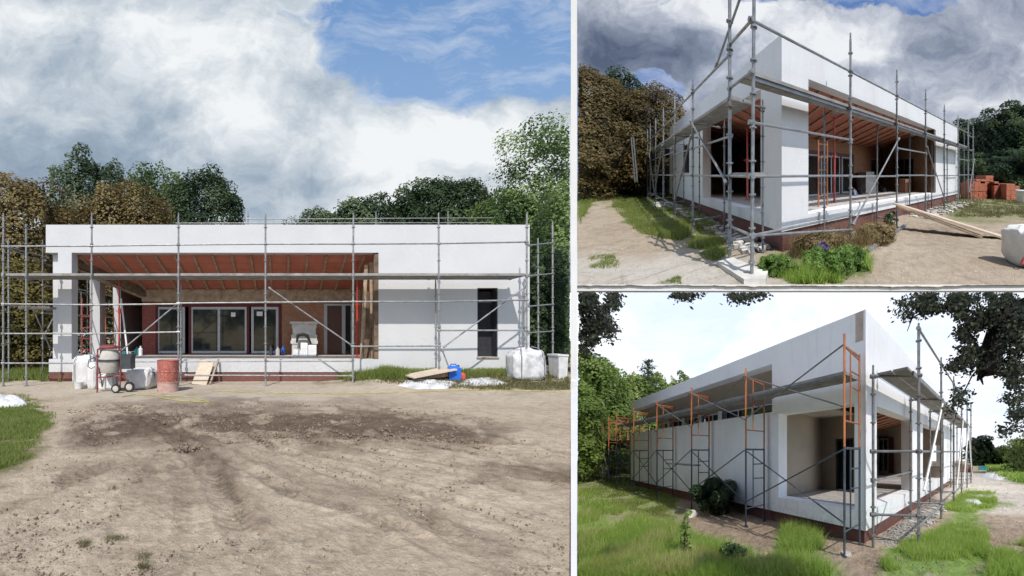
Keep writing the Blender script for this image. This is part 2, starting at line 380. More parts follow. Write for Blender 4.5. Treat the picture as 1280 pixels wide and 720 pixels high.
def ground_mat(name, soil1, soil2, dark, g1, g2, pale):
    t = NT(name); v = t.attr()
    n = t.noise(v, .7, 8, .62); n2 = t.noise(v, 5, 8, .7); n3 = t.noise(t.map(v, (1, 3.2, 1)), 2.2, 7, .65, .6)
    col = t.ramp(n, [(.3, soil1), (.7, soil2)])
    col = t.mix(t.math('MULTIPLY', t.ramp(n2, [(.35, 1.), (.55, 0.)]), .5), col, tuple(q*.62 for q in soil1))
    col = t.mix(t.math('MULTIPLY', t.ramp(n3, [(.52, 0.), (.66, 1.)]), .35), col, tuple(q*.72 for q in soil1))
    col = t.mix(t.math('MULTIPLY', t.attr('trk', 'Fac'), t.ramp(n2, [(.3, 1.), (.7, .35)])), col, tuple(q*.5 for q in soil1))
    col = t.mix(t.attr('pale', 'Fac'), col, t.ramp(n2, [(.3, tuple(q*.8 for q in pale)), (.7, pale)]))
    col = t.mix(t.attr('dark', 'Fac'), col, t.ramp(n2, [(.3, tuple(q*.6 for q in dark)), (.75, tuple(q*1.25 for q in dark))]))
    col = t.mix(t.attr('grass', 'Fac'), col, t.ramp(n2, [(.35, g1), (.65, g2)]))
    vo = t.n('ShaderNodeTexVoronoi'); vo.inputs['Scale'].default_value = 14; t.L(v, vo.inputs['Vector'])
    peb = t.math('MULTIPLY', t.ramp(vo.outputs['Distance'], [(.14, 1.), (.2, 0.)]), t.math('GREATER_THAN', t.noise(v, 3, 4), .56))
    col = t.mix(t.math('MULTIPLY', peb, .5), col, tuple(min(1, q*1.3) for q in soil2))
    for ang, sx, sy, th, am in ((38, 5.5, .55, .60, .55), (-42, 5.0, .5, .60, .5), (8, 1.1, 6.5, .60, .5)):
        mp = t.n('ShaderNodeMapping'); mp.inputs['Rotation'].default_value = (0, 0, R(ang)); t.L(v, mp.inputs[0])
        st = t.noise(t.map(mp.outputs[0], (sx, sy, 1)), 1.6, 7, .7, .35); rg = t.ramp(t.noise(mp.outputs[0], .45, 3), [(.45, 0.), (.6, 1.)])
        col = t.mix(t.math('MULTIPLY', t.math('MULTIPLY', t.ramp(st, [(th-.04, 0.), (th+.03, 1.)]), rg), am), col, tuple(q*.55 for q in soil1))
    n4 = t.noise(v, 19, 6, .75); n5 = t.noise(t.map(v, (1, 1.6, 1), (4, 4, 4)), 46, 4, .7); reg = t.ramp(t.noise(v, 1.1, 5, .7), [(.42, .25), (.58, 1.)])
    col = t.mix(t.math('MULTIPLY', t.math('MULTIPLY', t.ramp(n4, [(.34, 1.), (.45, 0.)]), reg), .75), col, tuple(q*.42 for q in soil1))
    col = t.mix(t.math('MULTIPLY', t.ramp(n5, [(.36, 1.), (.44, 0.)]), .5), col, tuple(q*.5 for q in soil1))
    col = t.mix(t.math('MULTIPLY', t.ramp(n5, [(.60, 0.), (.68, 1.)]), .35), col, tuple(min(1, q*1.3) for q in soil2))
    t.base(col); t.set(Roughness=.95); t.b.inputs['Specular IOR Level'].default_value = .1
    h = t.math('ADD', t.math('MULTIPLY', n2, .8), t.math('MULTIPLY', t.noise(v, 26, 5, .7), .35)); h = t.math('ADD', h, t.math('MULTIPLY', peb, .2))
    h = t.math('ADD', h, t.math('MULTIPLY', n4, .5)); t.bump(h, .85, .05); return t.m
# ---------------------------------------------------------------- skies
def sky_mat(name, cover, shade, blue, cloud, sc=1.0, strength=1.0, thr=.5, seed=0, edge=.035):
    t = NT(name); t.t.nodes.remove(t.b); v = t.attr()
    wv = t.n('ShaderNodeTexNoise'); wv.inputs['Scale'].default_value = .8*sc; wv.inputs['Detail'].default_value = 6; t.L(v, wv.inputs['Vector'])
    sub = t.n('ShaderNodeVectorMath', operation='MULTIPLY_ADD'); t.L(wv.outputs['Color'], sub.inputs[0]); sub.inputs[1].default_value = (1.1, .8, 0)
    t.L(v, sub.inputs[2]); pv = t.map(sub.outputs[0], (1, 1, 1), (-.55+seed, -.4, seed))
    pw = t.map(sub.outputs[0], (1, 1, 1), (-.55, -.4, 0))
    def blobs(lst, base):
        acc = base
        for (bx, by, rx, ry, a) in lst:
            m = t.map(pw, (1/rx, 1/ry, 0), (-bx/rx, -by/ry, 0))
            ln = t.n('ShaderNodeVectorMath', operation='LENGTH'); t.L(m, ln.inputs[0])
            mr = t.n('ShaderNodeMapRange', interpolation_type='SMOOTHERSTEP'); t.L(ln.outputs['Value'], mr.inputs[0])
            mr.inputs[1].default_value = 0; mr.inputs[2].default_value = 1.35; mr.inputs[3].default_value = a; mr.inputs[4].default_value = 0
            acc = t.math('ADD', acc, mr.outputs[0])
        return acc
    d = t.noise(t.map(pv, (.75, 1, 1)), 1.1*sc, 12, .62)
    d = blobs(cover, d)
    cov = t.ramp(d, [(thr-edge, 0.), (thr+edge, 1.)])
    s = t.noise(t.map(pv, (.7, 1, 1), (3, 5, 1)), .9*sc, 10, .62)
    s2 = t.noise(t.map(pv, (.8, 1, 1), (8, 2, 4)), 3.0*sc, 9, .68)
    s = t.math('ADD', t.math('MULTIPLY', s, .72), t.math('MULTIPLY', s2, .28))
    s = blobs(shade, s)
    cc = t.ramp(s, cloud)
    sy = t.n('ShaderNodeSeparateXYZ'); t.L(v, sy.inputs[0])
    bl = t.ramp(t.math('MULTIPLY_ADD', sy.outputs[1], .45, t.math('MULTIPLY', t.noise(v, .9, 5), .3)), [(.1, blue[0]), (.75, blue[1])])
    wisp = t.ramp(t.noise(t.map(sub.outputs[0], (.5, 1.6, 1), (2, 1, 2)), 1.5, 10, .66), [(.47, 0.), (.75, 1.)]); bl = t.mix(t.math('MULTIPLY', wisp, .5), bl, cloud[-1][1])
    col = t.mix(cov, bl, cc)
    em = t.n('ShaderNodeEmission'); t.L(col, em.inputs[0]); em.inputs[1].default_value = strength
    t.L(em.outputs[0], t.t.nodes['Material Output'].inputs[0]); return t.m
def sky_sheet(mat, x0, x1, y0, y1, Y):
    f = lambda x, y: ((x-PPX)/FOC*Y, Y, CAMZ-(y-PPY)/FOC*Y)
    V = [f(x0, y1), f(x1, y1), f(x1, y0), f(x0, y0)]
    o = link_mesh('sky', V, [(0, 1, 2, 3)], mat, coords=[(x0/100, y1/100, 0), (x1/100, y1/100, 0), (x1/100, y0/100, 0), (x0/100, y0/100, 0)])
    tag(o, kind='structure'); return o
CL = [(.20, (.17, .24, .34)), (.38, (.34, .42, .51)), (.50, (.55, .61, .67)), (.64, (.84, .87, .89))]
m1 = sky_mat('cloudy_sky_over_yard',
    [(5.9, .40, 2.4, 1.15, -.31), (4.4, .45, .7, .5, -.14), (6.6, .7, 1.2, .6, -.25), (3.9, -.1, .8, .3, .25), (1.5, .7, 2.6, 1.2, .4), (5, 2.2, 5, 1.1, .4), (1, 2.4, 3, 1.2, .4), (3.2, 1.3, 1.1, .8, .2)],
    [(.8, 2.1, 2.0, .7, -.17), (2.7, .75, 1.6, .7, .12), (.6, .3, 1.3, .5, .06), (5.6, 1.75, 1.9, .6, .17), (4.0, 2.15, .45, .45, -.14), (2.0, 1.3, .8, .5, -.10), (3.0, 1.5, .7, .5, .12), (5.0, 2.55, 1.5, .3, .1)],
    [(.16, .30, .57), (.24, .39, .64)], CL, sc=1.0, strength=.80, thr=.44, edge=.075)
sky_sheet(m1, -900, 717, -600, 470, 110)
m2 = sky_mat('dark_clouds_over_corner_house',
    [(8.3, 1.15, .45, .28, -.42), (11.2, .05, .9, .25, -.32), (7.4, 1.1, .4, .25, -.2), (9.8, .5, 2.2, .5, .4), (12, 1, 1.5, .9, .4), (7.9, .5, 1.5, .5, .45)],
    [(7.9, .70, 1.2, .38, -.22), (8.8, .1, .9, .3, .14), (10.5, .55, 1.1, .35, .24), (9.6, .2, .8, .3, .12), (12.2, .45, .8, .6, -.02), (8.3, 1.0, .6, .2, -.1), (12.5, 1.5, 1.0, .3, .05)],
    [(.10, .20, .46), (.17, .27, .52)], [(.22, (.09, .12, .19)), (.40, (.22, .26, .35)), (.53, (.42, .46, .55)), (.70, (.82, .84, .87))], sc=1.35, strength=.80, thr=.44, seed=5.3)
sky_sheet(m2, 700, 2300, -900, 300, 900)
m3 = sky_mat('bright_hazy_sky', [(8.6, 3.85, 1.6, .55, -.2)], [(9.5, 4.4, 3, 1.2, .3)],
    [(.36, .42, .60), (.46, .53, .66)], [(.3, (.52, .56, .64)), (.55, (.62, .64, .66)), (.7, (.7, .7, .7))], strength=1.4, sc=1.0, thr=.5, seed=9.1, edge=.14)
sky_sheet(m3, 600, 2300, 359, 640, 68)

# ---------------------------------------------------------------- ground sheets
def gz(site, x, y, amp, sd):
    return amp*((fbm(x*.55, y*.55, 3, sd)-.5)*1.6+(fbm(x*3.1, y*3.1, 4, sd+5)-.5)*.55)
GA = {SL: (.035, 1), SB: (.08, 2), ST: (.06, 3)}
EXTRA = {}
def gheight(site, P):
    P = np.asarray(P, float).reshape(-1, 3); a, sd = GA[site]
    fade = np.clip((P[:, 1]-1.0)/2, 0, 1)
    z = gz(site, P[:, 0], P[:, 1], a, sd)*fade
    if site is SL:                          # the bank rises towards the right end of the house
        sx = np.clip((P[:, 0]-1.0)/2.5, 0, 1); sy = np.clip((P[:, 1]-11.6)/2.6, 0, 1)
        z = z*(1-.5*sy)+.30*sx*sx*(3-2*sx)*sy*sy*(3-2*sy)
    return z
def track_mask(X, Y, lines):
    """wheel tracks: pairs of ruts with a tread rhythm"""
    out = np.zeros_like(X); hgt = np.zeros_like(X)
    for pts, gauge, wd, amt in lines:
        pts = np.array([SL.g(*p)[:2] for p in pts]); n = len(pts)
        best = np.full(X.shape, 1e9); sd = np.zeros(X.shape); along = np.zeros(X.shape); acc = 0
        for i in range(n-1):
            d = pts[i+1]-pts[i]; L = np.hypot(*d); t = np.clip(((X-pts[i][0])*d[0]+(Y-pts[i][1])*d[1])/L**2, 0, 1)
            qx = X-pts[i][0]-t*d[0]; qy = Y-pts[i][1]-t*d[1]; q = np.hypot(qx, qy); k = q < best
            best = np.where(k, q, best); sd = np.where(k, qx*d[1]/L-qy*d[0]/L, sd); along = np.where(k, acc+t*L, along); acc += L
        fade = np.clip(along/.8, 0, 1)*np.clip((acc-along)/.8, 0, 1)
        for s_ in ((-gauge/2, gauge/2) if gauge else (0,)):
            e = sd-s_+(fbm(along*1.3, sd*0+s_*9, 3, 3)-.5)*.12
            m = np.exp(-(e/wd)**4)*fade; tread = .5+.5*np.sign(np.sin((along+np.abs(e)*.8)*2*np.pi/.11))
            br = fbm(X*3.1, Y*3.1, 4, 21); m2 = m*np.clip((br-.38)*6, 0, 1)
            out = np.maximum(out, amt*m2*(.35+.65*tread)); hgt -= m*.018*amt+m2*.010*tread*amt
            hgt += .014*amt*np.exp(-((np.abs(e)-wd*1.25)/.05)**2)*fade
    return out, hgt
TRK = [([(-60, 655), (60, 610), (170, 570), (330, 545), (520, 548), (740, 560)], 0, .16, .8), ([(-40, 690), (90, 625), (200, 585), (340, 562), (560, 590), (740, 640)], 0, .13, .7),
       ([(150, 503), (210, 535), (262, 590), (330, 690), (350, 730)], 0, .17, .95), ([(240, 510), (300, 560), (400, 600), (560, 650), (690, 712)], .9, .11, .8),
       ([(330, 560), (470, 610), (600, 690), (640, 730)], 0, .12, .6), ([(420, 500), (560, 540), (740, 585)], .8, .12, .7), ([(0, 560), (150, 535), (300, 528), (500, 560), (740, 600)], .7, .10, .6),
       ([(620, 730), (520, 640), (470, 590), (480, 530)], 0, .12, .45), ([(-30, 720), (60, 665), (190, 640), (330, 640)], 0, .13, .5), ([(180, 720), (190, 650), (205, 600)], .5, .1, .6), ([(90, 735), (240, 690), (420, 655), (560, 655), (740, 690)], 0, .14, .4), ([(350, 735), (420, 690), (560, 610), (740, 545)], 0, .12, .45)]
def ground(site, name, r0, r1, ncol, row0, drow, Yfar, mat, masks, soft=8):
    rows = np.arange(row0, site.cy+5, -drow); Y = site.f*site.eye/(rows-site.cy)
    Y = np.concatenate([[Y[0]*.55, Y[0]*.8] if site is not ST else [], Y, np.geomspace(Y[-1]*1.2, Yfar, 14)])
    r = np.linspace(r0, r1, ncol)
    RR, YY = np.meshgrid(r, Y); X = RR*YY
    px = site.cx+site.f*RR; py = site.cy+site.f*site.eye/YY
    at = {'dark': np.zeros_like(X), 'grass': np.zeros_like(X), 'pale': np.zeros_like(X)}
    wx = (fbm(X*1.3, YY*1.3, 4, 31)-.5)*60; wy = (fbm(X*1.3+9, YY*1.3, 4, 32)-.5)*60*np.clip((py-site.cy)/200, .08, 1)
    fn = fbm(X*2.2, YY*2.2, 5, 40)
    for (k, poly, amt, sf) in masks:
        m = softpoly(px+wx, py+wy, poly, sf)
        if k != 'pale': m = np.clip(m*amt*np.clip((fn-.30)*5.5+.35, .3, 1.05), 0, 1)
        else: m = m*amt
        at[k] = np.maximum(at[k], np.clip(m, 0, 1))
    P = np.stack([X, YY, np.zeros_like(X)], -1).reshape(-1, 3)
    P[:, 2] = gheight(site, P)
    # churned soil is rougher
    D = at['dark'].ravel(); P[:, 2] += D*(fbm(P[:, 0]*7, P[:, 1]*7, 3, 77)-.5)*.10
    P[:, 2] += (fbm(P[:, 0]*11, P[:, 1]*11, 3, 78)-.5)*.022*np.clip((12-P[:, 1])/6, 0, 1)
    at['trk'] = np.zeros_like(X)
    if site is SL: tm, th = track_mask(X, YY, TRK); at['trk'] = tm; P[:, 2] += th.ravel()
    nr, nc = X.shape; idx = np.arange(nr*nc).reshape(nr, nc)
    F = np.stack([idx[:-1, :-1], idx[:-1, 1:], idx[1:, 1:], idx[1:, :-1]], -1).reshape(-1, 4)
    o = link_mesh(name, site.w(P), F, mat, coords=P, attrs={k: v.ravel() for k, v in at.items()}, smooth=True, sharp=180)
    tag(o, kind='structure'); return o
gl = ground_mat('sandy_building_yard', (.37, .295, .215), (.52, .43, .325), (.12, .085, .06), (.10, .10, .04), (.18, .17, .075), (.50, .435, .345))
MASK_L = [
 ('pale', [(-300, 462), (720, 462), (720, 500), (520, 494), (250, 510), (60, 492), (-300, 500)], .9, 10),
 ('dark', [(85, 545), (120, 508), (300, 503), (520, 520), (640, 538), (600, 556), (450, 556), (330, 545), (250, 553), (120, 560)], 1., 16),
 ('dark', [(320, 512), (430, 504), (560, 522), (600, 545), (480, 553), (360, 540)], .9, 10),
 ('dark', [(210, 545), (260, 550), (330, 650), (290, 640)], .75, 12),
 ('dark', [(60, 590), (200, 575), (330, 578), (330, 592), (200, 590), (60, 612)], .5, 8),
 ('dark', [(560, 578), (720, 585), (720, 604), (600, 600)], .8, 8),
 ('dark', [(380, 595), (450, 600), (670, 700), (640, 712)], .45, 9),
 ('dark', [(250, 560), (290, 556), (480, 640), (470, 655)], .4, 7),
 ('dark', [(0, 640), (90, 600), (110, 610), (20, 660)], .35, 7),
 ('dark', [(150, 590), (240, 575), (250, 640), (180, 640)], .35, 10),
 ('grass', [(-300, 490), (40, 500), (72, 520), (60, 545), (30, 575), (0, 592), (-300, 640)], .95, 8),
 ('grass', [(-300, 440), (70, 455), (80, 470), (0, 478), (-300, 480)], .9, 4),
 ('grass', [(380, 462), (715, 460), (715, 492), (600, 486), (500, 480), (400, 478)], .75, 4),
]
ground(SL, 'ground', -1.3, (713.5-357)/560, 900, 760, .8, 115, gl, MASK_L)
gt = ground_mat('pale_sandy_plot', (.28, .225, .165), (.38, .32, .245), (.22, .16, .11), (.08, .11, .03), (.16, .18, .06), (.43, .405, .36))
MASK_T = [
 ('grass', [(760, 246), (850, 240), (885, 262), (912, 318), (880, 322), (850, 300), (800, 288), (770, 262)], 1., 5),
 ('grass', [(600, 226), (860, 226), (840, 250), (790, 246), (740, 252), (730, 272), (600, 278)], 1., 4),
 ('grass', [(1165, 232), (1500, 226), (1500, 282), (1280, 276), (1190, 276)], .8, 5),
 ('grass', [(940, 325), (960, 312), (1080, 322), (1080, 352), (1000, 350)], .9, 6),
 ('pale', [(600, 330), (780, 318), (930, 330), (990, 360), (600, 370)], .85, 10),
 ('dark', [(1120, 282), (1240, 283), (1240, 292), (1120, 292)], .6, 4),
]
ground(ST, 'ground', (721.5-1000)/268, 1.9, 460, 356.6, 1.0, 88, gt, MASK_T)
gb = ground_mat('shaded_lawn_and_track', (.38, .28, .20), (.56, .46, .35), (.28, .20, .14), (.15, .24, .05), (.27, .40, .10), (.82, .76, .66))
MASK_B = [
 ('grass', [(600, 575), (800, 578), (860, 620), (840, 650), (800, 640), (722, 612), (600, 600)], .75, 8),
 ('grass', [(600, 610), (722, 616), (800, 655), (900, 690), (1010, 700), (1080, 740), (500, 760), (500, 640)], 1., 12),
 ('grass', [(970, 655), (1015, 655), (1030, 690), (970, 690)], .9, 6),
 ('grass', [(1100, 690), (1180, 650), (1215, 612), (1250, 630), (1235, 660), (1230, 700), (1290, 720), (1290, 760), (1090, 760)], 1., 8),
 ('grass', [(1225, 575), (1450, 572), (1450, 625), (1290, 608), (1230, 590)], 1., 4),
 ('pale', [(1195, 592), (1225, 590), (1300, 612), (1320, 650), (1240, 640), (1170, 618)], .9, 8),
 ('dark', [(780, 612), (900, 625), (1060, 690), (1000, 705), (880, 680), (800, 640)], .6, 10),
 ('dark', [(960, 690), (1080, 685), (1110, 725), (980, 730)], .35, 8),
]
ground(SB, 'ground', (721.5-1000)/300, 1.7, 460, 760, 1.2, 44, gb, MASK_B)

# ---------------------------------------------------------------- white borders between the three views, added as thin walls
def wpt(x, y, Y): return ((x-PPX)/FOC*Y, Y, CAMZ-(y-PPY)/FOC*Y)
def flush(x, Y): return ((x-PPX)/FOC*Y, Y)
V = []; F = []
YS = [1.3, 2.4, 4, 7, 11, 14.6]
for Y in YS:
    a = flush(713.6, Y); b = flush(721.3, Y)
    V += [(*a, .03), (*b, .03), (*b, -14.), (*a, -.5)]
for k in range(len(YS)-1):
    i = 4*k; j = i+4
    F += [(i, i+1, j+1, j), (i+1, i+2, j+2, j+1), (i+3, i, j, j+3)]
F += [(0, 3, 2, 1)]
rw = link_mesh('border_kerb', V, F, M['border_white'], coords=V)
tag(rw, 'low white border strip added between sandy yard and the two right-hand plots', 'wall')
V = []
a0 = flush(713.6, 14.6); b0 = flush(721.3, 14.6)
dx = (a0[0]+b0[0])/2/14.6
pts = [(a0[0], 14.6), (b0[0], 14.6), (b0[0]+dx*1.5, 16.1), (a0[0]+dx*1.5, 16.1)]
V = [(x, y, -14.) for x, y in pts]+[(x, y, 16.) for x, y in pts]
pw = link_mesh('border_post', V, [(0,3,2,1),(4,5,6,7),(0,1,5,4),(1,2,6,5),(2,3,7,6),(3,0,4,7)], M['border_white'], coords=V)
tag(pw, 'tall slim white border post added between the yard and the right-hand plots', 'wall')
Ye = float(ST.w([ST.g(1000, 356.6)])[0][1])
V = [wpt(715, 355.7, Ye-.02), wpt(2400, 355.7, Ye-.02), wpt(2400, 363.6, Ye-.02), wpt(715, 363.6, Ye-.02)]
V += [(x, y+1.2, z) for x, y, z in V]
tw = link_mesh('border_beam', V, [(3,2,1,0),(4,5,6,7),(0,1,5,4),(2,3,7,6),(1,2,6,5),(3,0,4,7)], M['border_white'], coords=V)
tag(tw, 'long white border beam added under the upper plot, above the hazy sky', 'wall')

# ---------------------------------------------------------------- vegetation
def keep_mask(site, P, m=0):
    x = site.rx(P); y = site.ry(P); L = LIM[site]
    return (x > L[0]+m) & (x < L[1]-m) & (y > L[2]+m) & (y < L[3]-m) & (P[:, 1] > .3)
def quads(site, name, cen, nrm, size, mat, parent, rnd, asp=.75, clip=True):
    """leaf-sized rhombi around the given centres"""
    m = len(cen); k = keep_mask(site, cen, 0)
    if not clip: k[:] = True
    s_px = size*site.f/np.maximum(cen[:, 1], .5); x = site.rx(cen); y = site.ry(cen); L = LIM[site]
    if clip: k &= (x > L[0]+s_px*.6) & (x < L[1]-s_px*.6) & (y > L[2]+s_px*.6) & (y < L[3]-s_px*.6)
    cen = cen[k]; nrm = nrm[k]; size = size[k]; rnd = rnd[k]; m = len(cen)
    if m == 0: return None
    nrm /= np.linalg.norm(nrm, axis=1, keepdims=True)+1e-9
    t = RNG.normal(size=(m, 3)); a = np.cross(nrm, t); a /= np.linalg.norm(a, axis=1, keepdims=True)+1e-9; b = np.cross(nrm, a)
    a *= size[:, None]*.5; b *= size[:, None]*.5*asp
    P = np.stack([cen-a, cen-b, cen+a, cen+b], 1).reshape(-1, 3)
    F = np.arange(4*m).reshape(m, 4)
    return link_mesh(name, site.w(P), F, mat, parent, coords=P, attrs={'rnd': np.repeat(rnd, 4)})
def crown_pts(c, rad, n, clumps, cr=.33, flat=.8, fill=.35, seed=1, low=-.55, shell=.5):
    g = np.random.default_rng(seed); c = np.array(c, float); rad = np.array(rad, float)
    d = g.normal(size=(clumps, 3)); d /= np.linalg.norm(d, axis=1, keepdims=True)
    kf = int(clumps*.7); i_ = np.arange(kf)+.5; ph = np.arccos(1-2*i_/kf); th = np.pi*(1+5**.5)*i_+seed
    d[:kf] = np.stack([np.cos(th)*np.sin(ph), np.sin(th)*np.sin(ph), np.cos(ph)], 1)+g.normal(size=(kf, 3))*.08
    d[:, 2] = np.where(d[:, 2] < low, -d[:, 2]*g.random(clumps), d[:, 2])
    rr = np.where(np.arange(clumps) >= kf, g.random(clumps)*.65, .70+.18*g.random(clumps))
    cc = c+d*rr[:, None]*rad
    cs = cr*(.55+.8*g.random(clumps))*min(rad[0], rad[2])
    tone = g.random(clumps)
    w_ = cs**2; ci = g.choice(clumps, n, p=w_/w_.sum())
    e = g.normal(size=(n, 3)); e /= np.linalg.norm(e, axis=1, keepdims=True); e[:, 2] = np.where(g.random(n) < .5, np.abs(e[:, 2]), e[:, 2])
    q = cs[ci][:, None]*(.55+.5*g.random((n, 1))**.6)
    cen = cc[ci]+e*q*np.array([1, 1, flat])
    nrm = e+g.normal(size=(n, 3))*.42; nrm[:, 2] += .35
    lo_, hi_ = np.percentile(cen, .5, axis=0), np.percentile(cen, 99.5, axis=0)       # the crown fills its stated size
    tgt0, tgt1 = c-rad, c+rad; f_ = (tgt1-tgt0)/(hi_-lo_); cen = tgt0+(cen-lo_)*f_; cc = tgt0+(cc-lo_)*f_
    rnd = np.clip(tone[ci]*.75+g.random(n)*.25, 0, 1)
    z_ = np.clip(np.abs((cen[:, 2]-c[2])/rad[2]), 0, .97); bx_ = np.sqrt((1-z_**3)/(1-z_**2+.02)); bx_ = np.minimum(bx_, 1.25)
    cen[:, :2] = c[:2]+(cen[:, :2]-c[:2])*bx_[:, None]
    ns = int(n*shell)
    if ns:                                   # outer foliage layer with a bumpy outline, shade coloured into its dips
        e = g.normal(size=(ns, 3)); e /= np.linalg.norm(e, axis=1, keepdims=True); e[:, 2] = np.where(e[:, 2] < low, -e[:, 2], e[:, 2])
        a = np.arctan2(e[:, 1], e[:, 0]); bq = fbm(e[:, 0]*3+e[:, 2]*1.7+seed, e[:, 1]*3-e[:, 2]*2.3+seed*.7, 4, seed)
        rr_ = (.50+.80*bq)*(.86+.15*g.random(ns)**.7)
        zz_ = np.clip(np.abs(e[:, 2]), 0, .98); hb = np.minimum(np.sqrt((1-zz_**3.2)/(1-zz_**2)), 1.6); e2 = e.copy(); e2[:, :2] *= hb[:, None]
        cen[:ns] = c+e2*rr_[:, None]*rad; nrm[:ns] = e+g.normal(size=(ns, 3))*.42+np.array((0, 0, .3)); rnd[:ns] = np.clip((bq-.5)*2.6+.45+(g.random(ns)-.5)*.22, 0, 1)
    return cen, nrm, rnd, cc
GRP = {SL: 'trees and thickets behind the yard house', ST: 'trees and thickets of the upper plot', SB: 'trees and thickets of the lower plot'}
def tree(site, base, h, rad, cz, n, size, mat, label, name='oak_tree', cat='tree', group=None, clumps=40, cr=.33, flat=.8, seed=1, trunk=.2, bark='bark', fill=.35, low=-.55, limbs=7, lean=(0, 0), shell=.5, clip=True):
    n = int(n*2.0); size *= .80; fr = Frame(site, base); t = thing(name, fr, (0, 0, 0), label, cat, group or GRP[site])
    c = (lean[0], lean[1], cz)
    cen, nrm, rnd, cc = crown_pts(np.array(base)+np.array(c), rad, n, clumps, cr, flat, fill, seed, low, shell)
    g = np.random.default_rng(seed+99)
    quads(site, 'crown', cen, nrm, size*(.6+.8*g.random(len(cen))), mat, t, rnd, clip=clip)
    mb = MB(fr); top = np.array((lean[0]*.6, lean[1]*.6, cz-rad[2]*.35))
    P = [(0, 0, -.1), tuple(top*.5+np.array((g.normal()*.1, 0, 0))), tuple(top)]
    mb.path(P, 0, 8, [trunk, trunk*.75, trunk*.5])
    sel = g.choice(len(cc), min(limbs, len(cc)), replace=False)
    for i in sel:
        e = cc[i]-np.array(base); m_ = top*(.55+.4*g.random())
        mid = (m_+e)/2+g.normal(size=3)*.12*rad[0]
        if clip and not keep_mask(site, np.array([m_, mid, e])+np.array(base), 4).all(): continue
        mb.path([tuple(m_), tuple(mid), tuple(e)], 0, 5, [trunk*.4, trunk*.25, trunk*.08])
    # drop limb geometry that would leave the plot
    P_ = fr.l(mb.v); ok = keep_mask(site, P_, 1) if clip else np.ones(len(P_), bool)
    mb.f = [f for f in mb.f if all(ok[i] for i in f)]
    if mb.f: mb.build('trunk', M[bark], t)
    return t
def tree_px(site, x0, x1, ytop, Y, label, mat, n=6000, size=.2, bottom=None, ybase=None, **k):
    """tree seen between two photo columns with its top at a photo row"""
    a = site.at(x0, ytop, Y); b = site.at(x1, ytop, Y); rx = (b[0]-a[0])/2; cx = (a[0]+b[0])/2; top = a[2]
    bot = bottom if bottom is not None else top*.25
    rz = (top-bot)/2
    return tree(site, (cx, Y, 0), top, (rx, rx*.8, rz), (top+bot)/2, n, size, M[mat], label, **k)
def blades(site, name, poly, n, h, wd, mat, seed=1, edge=14, lean=.35, dens=.35, hfall=None):
    g = np.random.default_rng(seed); xs = [p[0] for p in poly]; ys = [p[1] for p in poly]
    x = g.uniform(min(xs), max(xs), n*3); y = g.uniform(min(ys), max(ys), n*3)
    y = np.maximum(y, site.cy+3)
    Y = site.f*site.eye/(y-site.cy); zz = np.zeros_like(Y)
    for _ in range(6):
        zz = .5*zz+.5*gheight(site, np.stack([(x-site.cx)/site.f*Y, Y, zz], 1)); Y = site.f*(site.eye-zz)/(y-site.cy)
    X = (x-site.cx)/site.f*Y
    q = softpoly(x+(fbm(X*1.5, Y*1.5, 3, 5)-.5)*edge*3, y+(fbm(X*1.5+7, Y*1.5, 3, 6)-.5)*edge, poly, edge*.5)
    q = q*np.clip((fbm(X*1.9, Y*1.9, 4, seed)-dens)*5, 0, 1)
    k = g.random(len(x)) < q; X = X[k][:n]; Y = Y[k][:n]; m = len(X)
    B = np.stack([X, Y, np.zeros(m)], 1); B[:, 2] = gheight(site, B)-.01
    hh = h*(.45+.9*g.random(m))*(.6+.9*fbm(X*1.1, Y*1.1, 3, seed+3)); a = g.random(m)*2*np.pi
    dv = np.stack([np.cos(a), np.sin(a), np.zeros(m)], 1)*wd*np.maximum(1, Y/6)[:, None]
    ln = g.normal(size=(m, 3))*lean*hh[:, None]; ln[:, 2] = hh
    P = np.stack([B-dv*.5, B+dv*.5, B+ln*.55+dv*.3, B+ln], 1)
    ok = np.ones(m, bool)
    for i in range(4): ok &= keep_mask(site, P[:, i], .3)
    P = P[ok].reshape(-1, 3); m = ok.sum(); i = np.arange(m)*4
    F = np.stack([i, i+1, i+2, i+3], 1)
    o = link_mesh(name, site.w(P), F, mat, coords=P, attrs={'rnd': np.repeat(g.random(m)*.6+.4*fbm(X, Y, 3, 9)[ok], 4)})
    return tag(o, kind='stuff')
def bush(site, base, rad, n, size, mat, label, name='shrub', cat='shrub', seed=1, clumps=14, stems=10, group=None, spiky=False, shell=.35):
    fr = Frame(site, base); t = thing(name, fr, (0, 0, 0), label, cat, group)
    cen, nrm, rnd, cc = crown_pts(np.array(base)+np.array((0, 0, rad[2]*.95)), rad, n, clumps, .4, 1., .5, seed, -.9, shell)
    cen[:, 2] = np.maximum(cen[:, 2], base[2]+.02)
    g = np.random.default_rng(seed+5)
    quads(site, 'foliage', cen, nrm, size*(.6+.8*g.random(len(cen))), M[mat], t, rnd, asp=.3 if spiky else .55)
    mb = MB(fr)
    for i in range(stems):
        e = cc[i % len(cc)]-np.array(base); mb.path([(e[0]*.1, e[1]*.1, -.03), (e[0]*.5, e[1]*.5, e[2]*.5), tuple(e)], 0, 4, [.012, .009, .004])
    mb.build('stem', M['bark'], t); return t
